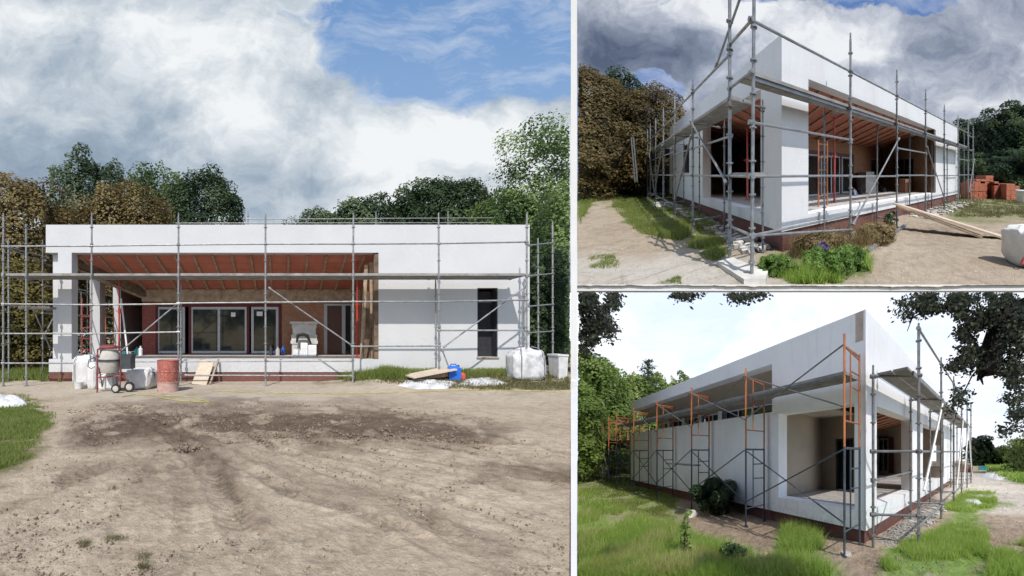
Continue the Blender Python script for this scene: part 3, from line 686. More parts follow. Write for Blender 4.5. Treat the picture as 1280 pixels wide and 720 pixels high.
# ---------------------------------------------------------------- shared builders
def standard(mb, u, v, z0, z1, r=.028, step=.5, du=0, dv=0):
    """upright tube with rosettes, thinner spigot on top"""
    L = z1-z0; f = lambda z: (u+du*(z-z0)/L, v+dv*(z-z0)/L, z)
    mb.tube(f(z0), f(z1-.14), r, 8); mb.tube(f(z1-.14), f(z1), r*.72, 8)
    mb.tube(f(z0+.0), f(z0+.03), r*2.1, 8)
    z = z0+.28
    while z < z1-.1:
        mb.tube(f(z-.010), f(z+.012), r*2.0, 8); z += step
def window(fr, parent, a0, a1, z0, z1, t, axis='u', fw=.06, fm='alu', splits=(), d=.06, name='window', inward=1, gm='glass'):
    """framed glazing in the plane t (axis u: v=t)"""
    mb = MB(fr)
    def bx(p, q, y0, y1, t0, t1): mb.box(p, q, t0, t1, y0, y1) if axis == 'u' else mb.box(t0, t1, p, q, y0, y1)
    bx(a0, a0+fw, z0, z1, t, t+d); bx(a1-fw, a1, z0, z1, t, t+d); bx(a0+fw, a1-fw, z0, z0+fw, t, t+d); bx(a0+fw, a1-fw, z1-fw, z1, t, t+d)
    for s in splits: bx(s-fw*.5, s+fw*.5, z0+fw, z1-fw, t-.004, t+d)
    w_ = MB(fr); w_.f = []; 
    o = mb.build('window', M[fm], parent) if name == 'window' else mb.build(name, M[fm], parent)
    g = MB(fr); g.box(a0+fw, a1-fw, t+d*.4, t+d*.6, z0+fw, z1-fw) if axis == 'u' else g.box(t+d*.4, t+d*.6, a0+fw, a1-fw, z0+fw, z1-fw)
    g.build('pane', M[gm], o); return o
def sack(fr, w, d, h, mat, parent=None, name='sack', seed=1, wr=.125, k=3.6, top=1.0):
    """slumped woven bulk bag"""
    mb = MB(fr); rs = np.random.default_rng(seed); o1, o2 = rs.random(2)*50
    def fn(a, b):
        th = 2*math.pi*a; ph = -math.pi/2+math.pi*b
        c, s_ = math.cos(th), math.sin(th); cp, sp = math.cos(ph), math.sin(ph)
        e = lambda x, p: math.copysign(abs(x)**p, x)
        x = e(c, 2/k)*e(cp, 2/k*1.0); y = e(s_, 2/k)*e(cp, 2/k); z = e(sp, 2/(k+1))
        n = float(fbm(np.array([th*2.2+o1]), np.array([b*7+o2]), 4, seed)[0])-.5
        n2 = float(fbm(np.array([th*5+o1]), np.array([b*3+o2]), 3, seed+3)[0])-.5
        q = 1+wr*2.2*n+wr*1.2*n2; bul = 1+.07*math.cos(ph)*(1-b)
        return (x*w/2*q*bul, y*d/2*q*bul, max(0.0, (z*.5+.5)*h*(1+wr*1.3*n*(b > .4))))
    mb.grid(fn, 56, 30); mb.smooth = True
    return mb.build(name, mat, parent, sharp=60)
def bulk_bag(site, x, yb, wpx, hpx, label, seed=1, group=None, straps=True, mat='bag', asp=1.0, ang=0, dz=0):
    p = site.g(x, yb); s = p[1]/site.f; w = wpx*s; h = hpx*s
    p = (p[0], p[1]+w*.5*asp, float(gheight(site, [p])[0])-.02+dz)
    fr = Frame(site, p, ang); t = thing('bulk_bag', fr, (0, 0, 0), label, 'bag', group)
    sack(fr, w, w*asp, h, M[mat], t, 'sack', seed)
    if straps:
        for sx in (-1, 1):
            m = MB(fr); m.path([(sx*w*.36, -w*asp*.53, h*.15), (sx*w*.36, -w*asp*.54, h*.8), (sx*w*.28, -w*asp*.3, h*1.03), (sx*w*.15, -w*asp*.1, h*1.08), (sx*w*.3, w*asp*.2, h*1.0)], .014, 6)
            m.build('strap', M['strap'] if seed % 2 else M['bag'], t)
    return t
# ================================================================ YARD SIDE (front view)
F1 = Frame(SL, (-7.89, 14.74, 0)); UX = lambda x, v=0: F1.up(x, v)
ZR = lambda row, Y=14.74: 1.63-(row-415)*Y/560
H1 = thing('house', F1, (8, 5, 0), 'long white flat-roofed house shell seen straight on from the sandy yard', 'house')
W = 15.92; uo = 10.95
b = MB(F1); b.box(0, W, 0, .35, 4.24, 5.16); b.box(0, .35, .35, 10, 4.24, 5.16); b.box(W-.35, W, .35, 10, 4.24, 5.16); b.box(.35, W-.35, 9.65, 10, 4.24, 5.16)
b.build('parapet', M['white'], H1)
b = MB(F1); b.box(.35, W-.35, .35, 9.65, 4.62, 4.72); b.build('roof', M['concrete'], H1)
b = MB(F1); b.wall('u', uo, W, 0, .35, .31, 4.24, [(14.2, 14.87, .81, 3.08)]); b.wall('v', .35, 10, W-.35, W, .31, 4.24); b.box(.1, uo, 0, .35, .31, .735)
b.box(.05, .4, .8, 10, .31, .735); b.box(.05, .4, 5.6, 10, .735, 4.24); b.box(.05, W-.35, 9.7, 10, .31, 4.24)
b.build('wall', M['white'], H1)
b = MB(F1); b.box(14.2, 14.24, .02, .34, .83, 3.08); b.box(14.83, 14.87, .02, .34, .83, 3.08); b.box(14.24, 14.83, .36, 2.0, .81, 3.0)
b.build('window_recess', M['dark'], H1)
b = MB(F1); b.box(14.17, 14.9, -.04, .3, .765, .808); b.build('window_sill', M['wood'], H1)
b = MB(F1); b.box(.4, .85, 0, .44, .735, 4.24); b.box(.12, .4, .22, .8, .31, 4.24); b.build('column', M['white'], H1)
b = MB(F1); b.box(.05, .45, 3.2, 3.75, .735, 4.24); b.build('column', M['white'], H1)
b = MB(F1); b.box(.1, W-.1, .02, 9.9, -.3, .31); b.build('brick_base', M['brick_base'], H1)
b = MB(F1); b.box(.4, W-.35, .35, 9.7, .6, .725); b.build('floor', M['concrete'], H1)
# inner brick block
b = MB(F1); b.wall('u', 2.56, uo, 3.46, 3.7, .725, 4.3, [(2.60, 7.73, .725, 2.77), (9.45, 10.62, .725, 2.8)]); b.box(uo-.02, uo+.25, .36, 3.4, .725, 4.25)
b.build('brick_wall', M['brick_tan'], H1)
b = MB(F1); b.box(2.07, 2.56, 3.44, 3.7, .725, 2.85); b.box(2.07, 2.3, 3.7, 9.6, .725, 4.3); b.build('brick_pier', M['brick_red'], H1)
b = MB(F1); b.box(2.07, uo-.03, 3.38, 3.46, 2.86, 3.36); b.build('lintel', M['wood'], H1)
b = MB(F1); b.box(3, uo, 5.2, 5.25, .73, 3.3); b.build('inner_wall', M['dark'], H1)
b = MB(F1)
c1 = [(.35, .35, 4.22), (uo, .35, 4.22), (uo, 3.46, 3.35), (2.07, 3.46, 3.35)]; c2 = [(.35, .35, 4.22), (2.07, 3.46, 3.35), (2.07, 9, 3.35), (.35, 9, 4.22)]
b.slab([(x, y, z+.06) for x, y, z in c1], .05); b.slab([(x, y, z+.06) for x, y, z in c2], .05); b.build('ceiling', M['terra'], H1)
for i in range(16):
    u = .95+.64*i
    v1 = 3.36; z1 = 3.35; v0 = .38; z0 = 4.22
    if u < 2.07:
        k = (u-.35)/(2.07-.35); v1 = .35+k*3.1; z1 = 4.22-k*.87
    if u < uo-.1:
        b = MB(F1); b.beam((u, v0, z0-.0), (u+.02*random.uniform(-1, 1), v1, z1), .075, .12); b.build('rafter', M['wood'], H1)
b = MB(F1); b.beam((.5, .4, 4.13), (2.2, 3.44, 3.2), .16, .3); b.build('hip_beam', M['wood_dark'], H1)
b = MB(F1); b.beam((.7, 1.0, 3.75), (2.1, 3.5, 3.05), .10, .14); b.build('hip_beam', M['wood'], H1)
# openings: maroon sub-frame with four lights
wz0, wz1 = .735, 2.76
fr_ = MB(F1); fr_.box(2.60, 7.73, 3.44, 3.56, wz1-.10, wz1+.02)
for u in (2.60, 4.02-.07, 6.36-.05, 7.60): fr_.box(u, u+.11, 3.44, 3.56, .735, wz1-.10)
sub = fr_.build('window_frame', M['maroon'], H1)
for (x0, x1, sp) in ((196, 231, ()), (238, 309, (273.5,)), (314, 348, ())):
    s_ = 18.2/560; ua = (x0-357)*s_+7.89; ub = (x1-357)*s_+7.89
    window(F1, H1, ua, ub, .76, wz1-.11, 3.46, fw=.10, splits=[(q-357)*s_+7.89 for q in sp])
b = MB(F1); b.box(5.95-.28, 5.95-.10, 3.462, 3.466, 2.25, 2.42); b.build('sticker', M['whitepaint'], H1); b = MB(F1); b.box(6.75-.03, 6.95, 3.462, 3.466, 2.28, 2.46); b.build('sticker', M['whitepaint'], H1)
b = MB(F1); b.box(9.45, 9.58, 3.46, 3.56, .735, 2.78); b.box(10.18, 10.32, 3.46, 3.56, .735, 2.78); b.box(10.54, 10.62, 3.46, 3.56, .735, 2.78); b.box(9.58, 10.18, 3.46, 3.56, 2.70, 2.78); b.box(10.32, 10.54, 3.46, 3.56, 2.70, 2.78)
dr = b.build('door', M['alu'], H1)
b = MB(F1); b.box(9.58, 10.18, 3.5, 3.55, .74, 2.70); b.build('door_panel', M['door'], dr)
b = MB(F1); b.box(10.32, 10.54, 3.5, 3.55, .74, 2.70); b.build('pane', M['glass'], dr)
b = MB(F1); b.box(uo-.14, uo-.0, .03, .33, .74, 4.2); b.build('timber_jamb', M['wood_dark'], H1)

# things standing on the terrace
def terr(x, row, z=.735, fr=F1):
    s = fr.site; Y = s.f*(s.eye-z)/(row-s.cy); L = ((x-s.cx)/s.f*Y, Y, z); return L
def props(fr, u, v, z0, z1, mat, label):
    b = MB(fr); b.tube((u, v, z0), (u, v, z0+(z1-z0)*.55), .036, 8); b.tube((u, v, z0+(z1-z0)*.55), (u, v, z1), .026, 8); b.box(u-.07, u+.07, v-.07, v+.07, z0, z0+.012); b.box(u-.07, u+.07, v-.07, v+.07, z1-.012, z1)
    b.tube((u-.13, v, z0+(z1-z0)*.55), (u+.13, v, z0+(z1-z0)*.55), .014, 6); b.tube((u, v, z0+(z1-z0)*.52), (u, v, z0+(z1-z0)*.58), .05, 8)
    o = b.build('steel_prop', M[mat]); return tag(o, label, 'prop')
props(F1, UX(446.5, .9), .9, .735, 4.1, 'redprop', 'thin red adjustable steel prop right of the brown terrace door')
props(F1, UX(149, 1.5), 1.5, .735, 3.75, 'redprop', 'tall red steel prop rising behind the cement mixer')
def leaning(fr, pts, mat, label, cat='board', name='timber_plank', w=.12, h=.04):
    b = MB(fr)
    for p, q in pts: b.beam(p, q, w, h, up=(0, 1, 0.2))
    return tag(b.build(name, M[mat]), label, cat)
for i, (xa, xb, z1, m, lab) in enumerate([(452, 458, 3.9, 'wood', 'long pale plank leaning at the right terrace opening, nearest the door'), (461, 459, 3.0, 'wood_dark', 'dark shorter plank leaning in the middle of the timbers at the opening'), (466, 464, 4.0, 'wood', 'tall rough plank leaning against the dark opening jamb')]):
    leaning(F1, [((UX(xa, .6+i*.1), .6+i*.1, .735), (UX(xb, .35+i*.05), .42+i*.05, z1))], m, lab)
leaning(F1, [((UX(454, .55), .55, .735), (UX(461, .38), .38, 1.75))], 'wood_dark', 'short splayed offcut propped among the leaning planks', name='timber_offcut', w=.2)
# stone barbecue
F1b = F1.sub(UX(380, 2.6), 2.6, .727)
t = thing('barbecue', F1b, (0, 0, 0), 'pale stone block barbecue standing against the tan brick wall beside the door', 'barbecue')
b = MB(F1b); b.box(-.52, .52, -.25, .3, .45, .58); b.box(-.47, -.17, -.22, .28, 0, .45); b.box(.17, .47, -.22, .28, 0, .45); b.box(-.49, .49, -.22, .28, .58, .8); b.box(-.44, .44, -.2, .28, .8, 1.05); b.box(-.47, .47, -.2, .28, 1.05, 1.22)
b.build('stone_body', M['stone'], t)
b = MB(F1b); b.box(-.55, .55, -.26, .32, 1.22, 1.30); b.build('top_slab', M['stone'], t)
b = MB(F1b); b.box(-.17, .17, .2, .28, 0, .45); b.build('hearth', M['dark'], t)
fb = F1.sub(UX(379, 2.2), 2.2, .727)
b = MB(fb); b.path([(-.25, 0, .5), (-.2, -.05, .78), (0, -.08, .82), (.15, -.05, .76), (.3, 0, .45)], .05, 8, [.03, .07, .06, .07, .03]); tag(b.build('black_cloth', M['black']), 'crumpled black sheet hung over the pale barbecue blocks', 'cloth')
for k, (x, ww, hh, lab) in enumerate([(371, .28, .25, 'small square white box on the floor left of the barbecue mouth'), (380, .26, .5, 'tall white block standing in front of the barbecue mouth'), (390, .3, .42, 'white block right of the barbecue mouth')]):
    f_ = F1.sub(UX(x, 2.0), 2.0, .727); b = MB(f_); b.box(-ww/2, ww/2, -.12, .12, 0, hh-.02); b.box(-ww/2+.015, ww/2-.015, -.105, .105, hh-.02, hh); b.box(-ww/4, ww/4, -.124, -.12, hh*.4, hh*.7)
    tag(b.build('building_block', M['whitepaint']), lab, 'block')
def small_pile(fr, label, seed, mats, name='debris_pile', cat='debris', n=7, s=.25, h=.3):
    g = random.Random(seed); t = thing(name, fr, (0, 0, 0), label, cat)
    for i in range(n):
        a = g.uniform(-s, s); c = g.uniform(-s*.5, s*.5); hh = h*g.uniform(.3, 1)
        b = MB(fr); q = g.uniform(.04, .1)
        b.lathe((a, c, 0), [(q, 0), (q*1.1, hh*.7), (q*.4, hh*.82), (q*.4, hh)], 10); b.build('container', M[g.choice(mats)], t)
    return t
small_pile(F1.sub(UX(344, 2.6), 2.6, .73), 'dark cans and tubs piled left of the barbecue by the glazing', 3, ['motor', 'blue', 'mixer', 'black'], n=8, s=.3, h=.4)
small_pile(F1.sub(UX(397, 2.8), 2.8, .73), 'dark cans and tubs between the barbecue and the door', 4, ['motor', 'mixer', 'black'], n=4, s=.12, h=.35)
small_pile(F1.sub(UX(168, 2.4), 2.4, .73), 'teal and white paint tubs at the foot of the red brick pier', 5, ['teal', 'whitepaint', 'mixer', 'teal'], n=7, s=.35, h=.38)
leaning(F1, [((UX(160, 2.0), 2.0, .735), (UX(150, 2.2), 2.3, 2.9))], 'whitepaint', 'slim white batten leaning inside the left end of the terrace', name='batten', w=.06)
# red trestle frames standing on the left part of the terrace
for k, (x, v, lab) in enumerate([(108, 2.2, 'red trestle frame on the terrace just right of the corner column'), (137, 3.4, 'rusty orange trestle frame behind the cement mixer')]):
    b = MB(F1); u = UX(x, v)
    for du in (-.16, .16): b.tube((u+du, v, .73), (u+du, v, 2.9-.3*k), .022, 8)
    for q in range(5): b.tube((u-.16, v, .95+q*.42), (u+.16, v, .95+q*.42), .014, 6)
    tag(b.build('trestle_frame', M['redprop'] if k == 0 else M['orange']), lab, 'trestle')

# scaffold in front
SV = -1.25
S1 = thing('scaffold', F1, (8, -1.2, 0), 'galvanised tube scaffold along the whole front of the house seen straight on', 'scaffold')
def sc1(px_list, v, z0, z1, mat='steel'):
    for x in px_list:
        b = MB(F1); standard(b, F1.up(x, v), v, z0, z1, step=.5, du=random.uniform(-.02, .02)); b.build('standard', M[mat], S1)
def led(mb_fr, parent, p, q, r=.024, mat='steel', name='ledger'):
    b = MB(mb_fr); b.tube(p, q, r, 8)
    d = Vector(q)-Vector(p); n_ = d.normalized()
    for e in (Vector(p), Vector(q)): b.tube(e-n_*.05, e+n_*.05, r*1.7, 8)
    return b.build(name, M[mat], parent)
ZS = lambda row: 1.63-(row-415)*13.49/560
sc1([4, 114, 223, 332, 441, 549, 658], SV, 0, ZS(266))
sc1([33], SV, 0, ZS(280)); sc1([11, 673], .2, 0, ZS(285)); sc1([691], .2, 0, ZS(262))
sc1([226, 545, 655], -.32, 0, 3.35)
u_ = lambda x, v=SV: F1.up(x, v)
for (x0, r0, x1, r1) in [(4, 308, 114, 307.5), (114, 307.5, 223, 306), (223, 306, 332, 305), (332, 305, 441, 305), (441, 305, 549, 304.5), (549, 304.5, 658, 302.5),
                         (4, 380, 114, 381), (114, 381, 223, 380), (223, 379, 332, 378), (332, 378, 441, 377), (441, 377, 549, 377), (549, 377, 658, 375),
                         (4, 417, 114, 417), (114, 417, 223, 415), (441, 433, 549, 432.5), (549, 413, 658, 413), (4, 454, 114, 454)]:
    led(F1, S1, (u_(x0), SV, ZS(r0)), (u_(x1), SV, ZS(r1)))
led(F1, S1, (u_(230), SV+.3, .30), (u_(441), SV+.3, .28)); led(F1, S1, (u_(114), SV+.2, .72), (u_(441), SV+.2, .74), .02)
for (x0, r0, x1, r1) in [(150, 440, 222, 379), (337, 360, 440, 432), (556, 433, 657, 358), (553, 438, 562, 462)]:
    led(F1, S1, (u_(x0, SV+.08), SV+.08, ZS(r0)), (u_(x1, SV+.08), SV+.08, ZS(r1)), .022, name='brace')
for x in (4, 114, 223, 332, 441, 549, 658):          # transoms to the wall side
    led(F1, S1, (u_(x), SV, ZS(344)), (u_(x), -.28, ZS(344)), .022, name='transom')
for k in range(6):
    xa = [4, 114, 223, 332, 441, 549, 658][k]; ua = u_(xa)+.02; ub = u_([4, 114, 223, 332, 441, 549, 658][k+1])-.02
    b = MB(F1)
    for j in range(3): b.box(ua, ub, SV+.05+.31*j, SV+.33+.31*j, ZS(344.3)-.01*j, ZS(341.6)+random.uniform(0, .012))
    b.build('platform', M['plank'], S1)
b = MB(F1); b.box(u_(20), u_(60), SV+.1, SV+.5, ZS(386), ZS(383)); b.build('platform', M['plank'], S1)
# returns at both ends
for r in (303, 342, 381, 415, 463): led(F1, S1, (F1.up(661, -.9), -.9, ZS(r+1)), (F1.up(691, .2), .2, ZR(r-1)), .022)
for r in (308, 342, 381, 417): led(F1, S1, (u_(4), SV, ZS(r)), (F1.up(11, .2)+0, 3.2, ZS(r)), .022)
led(F1, S1, (u_(11, .2), .2, ZR(308)), (F1.up(60, 3), 3, ZR(322, 17.7)), .022)
led(F1, S1, (u_(42, .2), .2, ZR(387)), (F1.up(62, 1), 1, ZR(435)), .022, name='brace')
# rear run above the roof
S1b = thing('scaffold', F1, (8, 11, 0), 'thin scaffold rails just showing above the roof behind the white parapet', 'scaffold')
SVb = 11.0; Yb = 14.74+SVb; zb = lambda r: 1.63-(r-415)*Yb/560
for x in (214, 310, 470, 560, 648):
    b = MB(F1); standard(b, F1.up(x, SVb), SVb, 0, zb(264 if x != 214 else 262), step=1.0); b.build('standard', M['steel'], S1b)
for (x0, x1, r) in ((214, 648, 279), (470, 648, 273), (310, 470, 274)): led(F1, S1b, (F1.up(x0, SVb), SVb, zb(r)), (F1.up(x1, SVb), SVb, zb(r-.7)), .025)
b = MB(F1); b.box(F1.up(214, SVb), F1.up(648, SVb), SVb+.1, SVb+.6, zb(300), zb(298)); b.build('platform', M['plank'], S1b)
# left-side run seen through the terrace
S1c = thing('scaffold', F1, (-.9, 3, 0), 'steel scaffold run along the left end of the terrace behind the corner column', 'scaffold')
for v in (1.2, 3.0, 4.8, 6.6): 
    b = MB(F1); standard(b, -.75, v, 0, 4.9); b.build('standard', M['steel_dark'], S1c)
    b = MB(F1); standard(b, -.2, v, 0, 3.3); b.build('standard', M['steel_dark'], S1c)
for z in (1.4, 2.3, 3.3): led(F1, S1c, (-.75, 1.2, z), (-.75, 6.6, z)); led(F1, S1c, (-.2, 1.2, z), (-.2, 6.6, z))
led(F1, S1c, (-.75, 1.2, 1.4), (-.75, 3.0, 3.3), name='brace')

# ---- yard objects
MX = SL.g(140, 491); FM = Frame(SL, (MX[0], MX[1]+.05, 0)); s_ = MX[1]/560
t = thing('cement_mixer', FM, (0, 0, 0), 'grey drum cement mixer with red ring gear and two small wheels among the white bags', 'cement mixer')
px_ = lambda x: (x-140)*s_; pz_ = lambda y: (491-y)*s_
b = MB(FM); b.lathe((px_(135), .1, pz_(466)), [(.10, -.02), (.22, .0), (.265, .10), (.28, .26), (.28, .34)], 24); b.lathe((px_(135), .1, pz_(466)), [(.28, .341), (.265, .46), (.20, .60), (.185, .62)], 24); dm = b.build('drum', M['mixer'], t)
b = MB(FM); b.lathe((px_(135), .1, pz_(466)), [(.285, .31), (.305, .31), (.305, .36), (.285, .36)], 32); b.build('ring', M['motor'], dm)
b = MB(FM); n_ = 18
b.path([(px_(135)+.24*math.cos(a), .1+.24*math.sin(a), pz_(434)) for a in [2*math.pi*i/n_ for i in range(n_+1)]], .035, 8); b.path([(px_(122), 0, pz_(437)), (px_(127), -.05, pz_(432)), (px_(145), -.05, pz_(432)), (px_(150), 0, pz_(438))], .022, 6); b.build('top_ring', M['mixer_red'], t)
b = MB(FM); b.path([(px_(120.5), 0, 0), (px_(120.5), 0, pz_(452)), (px_(121), 0, pz_(436))], .022, 8); b.path([(px_(149), 0, .1), (px_(150), 0, pz_(455)), (px_(150), 0, pz_(437))], .022, 8)
b.path([(px_(121), 0, pz_(472)), (px_(149), 0, pz_(470))], .02, 8); b.path([(px_(121), .35, 0), (px_(121), .1, pz_(460))], .02, 8); b.path([(px_(149), 0, pz_(470)), (px_(158), .1, pz_(476)), (px_(154), .2, pz_(484))], .02, 8); b.build('leg_frame', M['mixer_red'], t)
b = MB(FM); b.path([(px_(121), 0, pz_(445)), (px_(111), -.05, pz_(450)), (px_(110), -.05, pz_(458)), (px_(114), -.05, pz_(461)), (px_(118), 0, pz_(458))], .012, 6); b.build('tilt_handle', M['motor'], t)
b = MB(FM); b.box(px_(151), px_(164), -.1, .28, pz_(461), pz_(446)); b.box(px_(152), px_(165), -.08, .26, pz_(446), pz_(443)); b.build('motor_box', M['motor'], t)
for (x, r, v) in ((146, .125, -.12), (159, .14, .12)):
    b = MB(FM); b.lathe((px_(x), v-.03, r), [(r*.6, 0), (r*.92, .0), (r, .02), (r, .05), (r*.92, .07), (r*.6, .07)], 20, axis=(0, 1, 0)); wh = b.build('wheel', M['rubber'], t)
    b = MB(FM); b.lathe((px_(x), v-.035, r), [(r*.15, -.01), (r*.62, .0), (r*.62, .075), (r*.15, .08)], 16, axis=(0, 1, 0)); b.build('rim', M['mixer'], wh)
bulk_bag(SL, 101, 485, 27, 41, 'tall white bulk bag with dark strap left of the cement mixer', 3, 'white bulk bags by the mixer', ang=8)
bulk_bag(SL, 114, 487, 12, 34, 'narrow white sack squeezed against the mixer leg', 4, 'white bulk bags by the mixer', straps=False)
bulk_bag(SL, 132, 489, 20, 24, 'low white sack under the mixer drum', 5, 'white bulk bags by the mixer', straps=False)
bulk_bag(SL, 172, 487.5, 34, 27, 'squat white bulk bag between the mixer and the red drum', 6, 'white bulk bags by the mixer', straps=False, ang=-6)
bulk_bag(SL, 186, 486, 8, 27, 'dirty folded sack edge standing beside the red drum', 7, 'white bulk bags by the mixer', straps=False)
p = SL.g(101.5, 485.5); fb = Frame(SL, (p[0], p[1]-.15, 0)); b = MB(fb); b.lathe((0, 0, 0), [(.10, 0), (.125, .19), (.13, .19), (.13, .2), (.115, .2), (.09, .03)], 20); tag(b.build('bucket', M['bag']), 'small white plastic bucket in front of the tall bulk bag', 'bucket')
p = SL.g(206.5, 491); fd = Frame(SL, (p[0], p[1]+.28, -.02)); t = thing('oil_drum', fd, (0, 0, 0), 'battered red steel drum with cement-splashed lower third', 'drum')
b = MB(fd); b.lathe((0, 0, 0), [(.285, .30), (.287, .31), (.287, .57), (.30, .585), (.287, .60), (.287, .86), (.295, .87), (.295, .885), (.27, .885), (.27, .86)], 32); b.build('body', M['drum'], t)
b = MB(fd); b.lathe((0, 0, 0), [(.29, 0), (.287, .02), (.287, .28), (.30, .29), (.286, .299)], 32); b.build('base_third', M['drum_low'], t)
p0 = SL.g(250, 481)
fb = Frame(SL, (p0[0], p0[1], 0)); b = MB(fb)
b.beam((-.03, 0, 0), (.10, .75, .70), .46, .03, up=(0, -1, 1)); tag(b.build('plywood_board', M['ply']), 'pale plywood board leaning on the scaffold right of the red drum', 'board')
b = MB(Frame(SL, (p0[0]+.3, p0[1]+.02, 0))); b.beam((0, .02, 0), (.15, .8, .72), .05, .09, up=(0, -1, 1)); tag(b.build('batten', M['wood']), 'narrow weathered batten leaning along the right edge of the plywood board', 'batten')
# right-hand heap
GH = lambda p: float(gheight(SL, [p])[0])
p = SL.g(542, 476); fp = Frame(SL, (p[0], p[1]+.1, GH(p)+.04), 6); t = thing('pallet_board', fp, (0, 0, 0), 'pale tilted board lying on plastic sheeting by the blue jerrycan', 'board')
b = MB(fp); b.beam((-.75, 0, .08), (.6, .1, .30), .75, .04, up=(0, 0, 1)); b.build('top_board', M['ply'], t)
b = MB(fp); b.beam((-.6, 0, .02), (.6, .05, .14), .08, .12); b.beam((-.3, .2, .03), (.5, .3, .14), .08, .12); b.build('bearer', M['wood'], t)
def sheeting(site, poly_px, label, seed, amp=.09, mat='foil', name='plastic_sheeting', zoff=.01):
    pts = [site.g(*p) for p in poly_px]; cx = sum(p[0] for p in pts)/len(pts); cy = sum(p[1] for p in pts)/len(pts); m = len(pts)
    fr = Frame(site, (cx, cy, 0)); b = MB(fr); N = 64; V = [(0, 0, amp)]; F = []
    for k in range(1, 9):
        for i in range(N):
            a = i/N*m; j = int(a); f = a-j; P = np.array(pts[j])*(1-f)+np.array(pts[(j+1) % m])*f
            x = (P[0]-cx)*k/8; y = (P[1]-cy)*k/8; n = float(fbm(np.array([x*6+seed]), np.array([y*6]), 4, seed)[0])
            V.append((x*(1+.08*(n-.5)), y, amp*2*n*(1-(k/8)**3)+zoff+float(gheight(site, [(x+cx, y+cy, 0)])[0])+(.01 if k < 8 else -.03)))
    for i in range(N): F.append((0, 1+i, 1+(i+1) % N))
    for k in range(7):
        for i in range(N): F.append((1+k*N+i, 1+(k+1)*N+i, 1+(k+1)*N+(i+1) % N, 1+k*N+(i+1) % N))
    b.add(V, F); b.smooth = True; return tag(b.build(name, M[mat], sharp=50), label, 'sheeting')
sheeting(SL, [(494, 482), (515, 474), (560, 476), (575, 480), (560, 486), (520, 487)], 'crumpled grey-white plastic sheeting under the tilted pale board', 3, .05)
sheeting(SL, [(568, 483), (580, 475), (610, 472), (640, 480), (615, 484)], 'thin grey plastic sheet spread right of the blue jerrycan', 5, .04)
sheeting(SL, [(-40, 508), (-10, 498), (25, 499), (37, 507), (10, 510)], 'grey plastic sheet crumpled on the grass at the far left', 8, .12)
p = SL.g(569, 475.5); fj = Frame(SL, (p[0], p[1]+.1, GH(p)), -5); t = thing('jerrycan', fj, (0, 0, 0), 'bright blue plastic jerrycan standing by the board heap', 'jerrycan')
b = MB(fj); b.box(-.17, .17, -.12, .12, 0, .36); b.add([(-.17,-.12,.36),(.17,-.12,.36),(.17,.12,.36),(-.17,.12,.36),(-.10,-.07,.42),(.12,-.07,.42),(.12,.07,.42),(-.10,.07,.42)], [(0,1,5,4),(1,2,6,5),(2,3,7,6),(3,0,4,7),(4,5,6,7)]); b.build('body', M['blue'], t)
b = MB(fj); b.path([(-.12, 0, .40), (-.08, 0, .47), (.05, 0, .47), (.08, 0, .41)], .018, 6); b.build('handle', M['blue'], t)
b = MB(fj); b.tube((.13, 0, .38), (.13, 0, .45), .03, 10); b.build('cap', M['rubber'], t)
p = SL.g(580, 475.5); fj = Frame(SL, (p[0], p[1]+.1, GH(p))); b = MB(fj); b.lathe((0, 0, 0), [(.085, 0), (.09, .02), (.09, .16), (.05, .2), (.05, .22)], 16); tag(b.build('paint_can', M['redcan']), 'small faded red can just right of the blue jerrycan', 'can')
bulk_bag(SL, 666, 477, 40, 41, 'large grey-white bulk bag standing on grass at the right end of the house', 11, None, mat='foil', asp=.9)
p = SL.g(709, 474); fc = Frame(SL, (p[0], p[1]+.3, GH(p)-.02)); b = MB(fc)
b.add([(-.19,-.2,0),(.06,-.2,0),(.06,.25,0),(-.19,.25,0),(-.22,-.24,.68),(.07,-.24,.68),(.07,.3,.68),(-.22,.3,.68),(-.24,-.26,.70),(.075,-.26,.70),(.075,.32,.70),(-.24,.32,.70),(-.24,-.26,.75),(.075,-.26,.75),(.075,.32,.75),(-.24,.32,.75)],
      [(0,3,2,1)]+[(a+k, (a+1) % 4+k, (a+1) % 4+k+4, a+k+4) for k in (0, 4, 8) for a in range(4)]+[(12,13,14,15)])
tag(b.build('plastic_tub', M['bag']), 'white plastic tub cut off at the right edge of the yard', 'tub')
b = MB(FL0)
hp = [(265, 489), (330, 491), (420, 493), (500, 491), (560, 489), (620, 488), (680, 490), (712, 492.5)]
b.path([(*SL.g(x, y)[:2], .02+float(gheight(SL, [SL.g(x, y)])[0])-.012*(i % 2)) for i, (x, y) in enumerate(hp)], .010, 6); tag(b.build('hose', M['hose']), 'long yellow hose lying across the yard in front of the house', 'hose')
b = MB(FL0); b.path([(*SL.g(x, y)[:2], .02+float(gheight(SL, [SL.g(x, y)])[0])) for x, y in [(152, 497), (170, 494), (215, 496), (240, 497), (262, 504), (225, 502), (200, 498)]], .010, 6)
tag(b.build('hose', M['hose']), 'short loose loop of yellow hose below the red drum', 'hose')
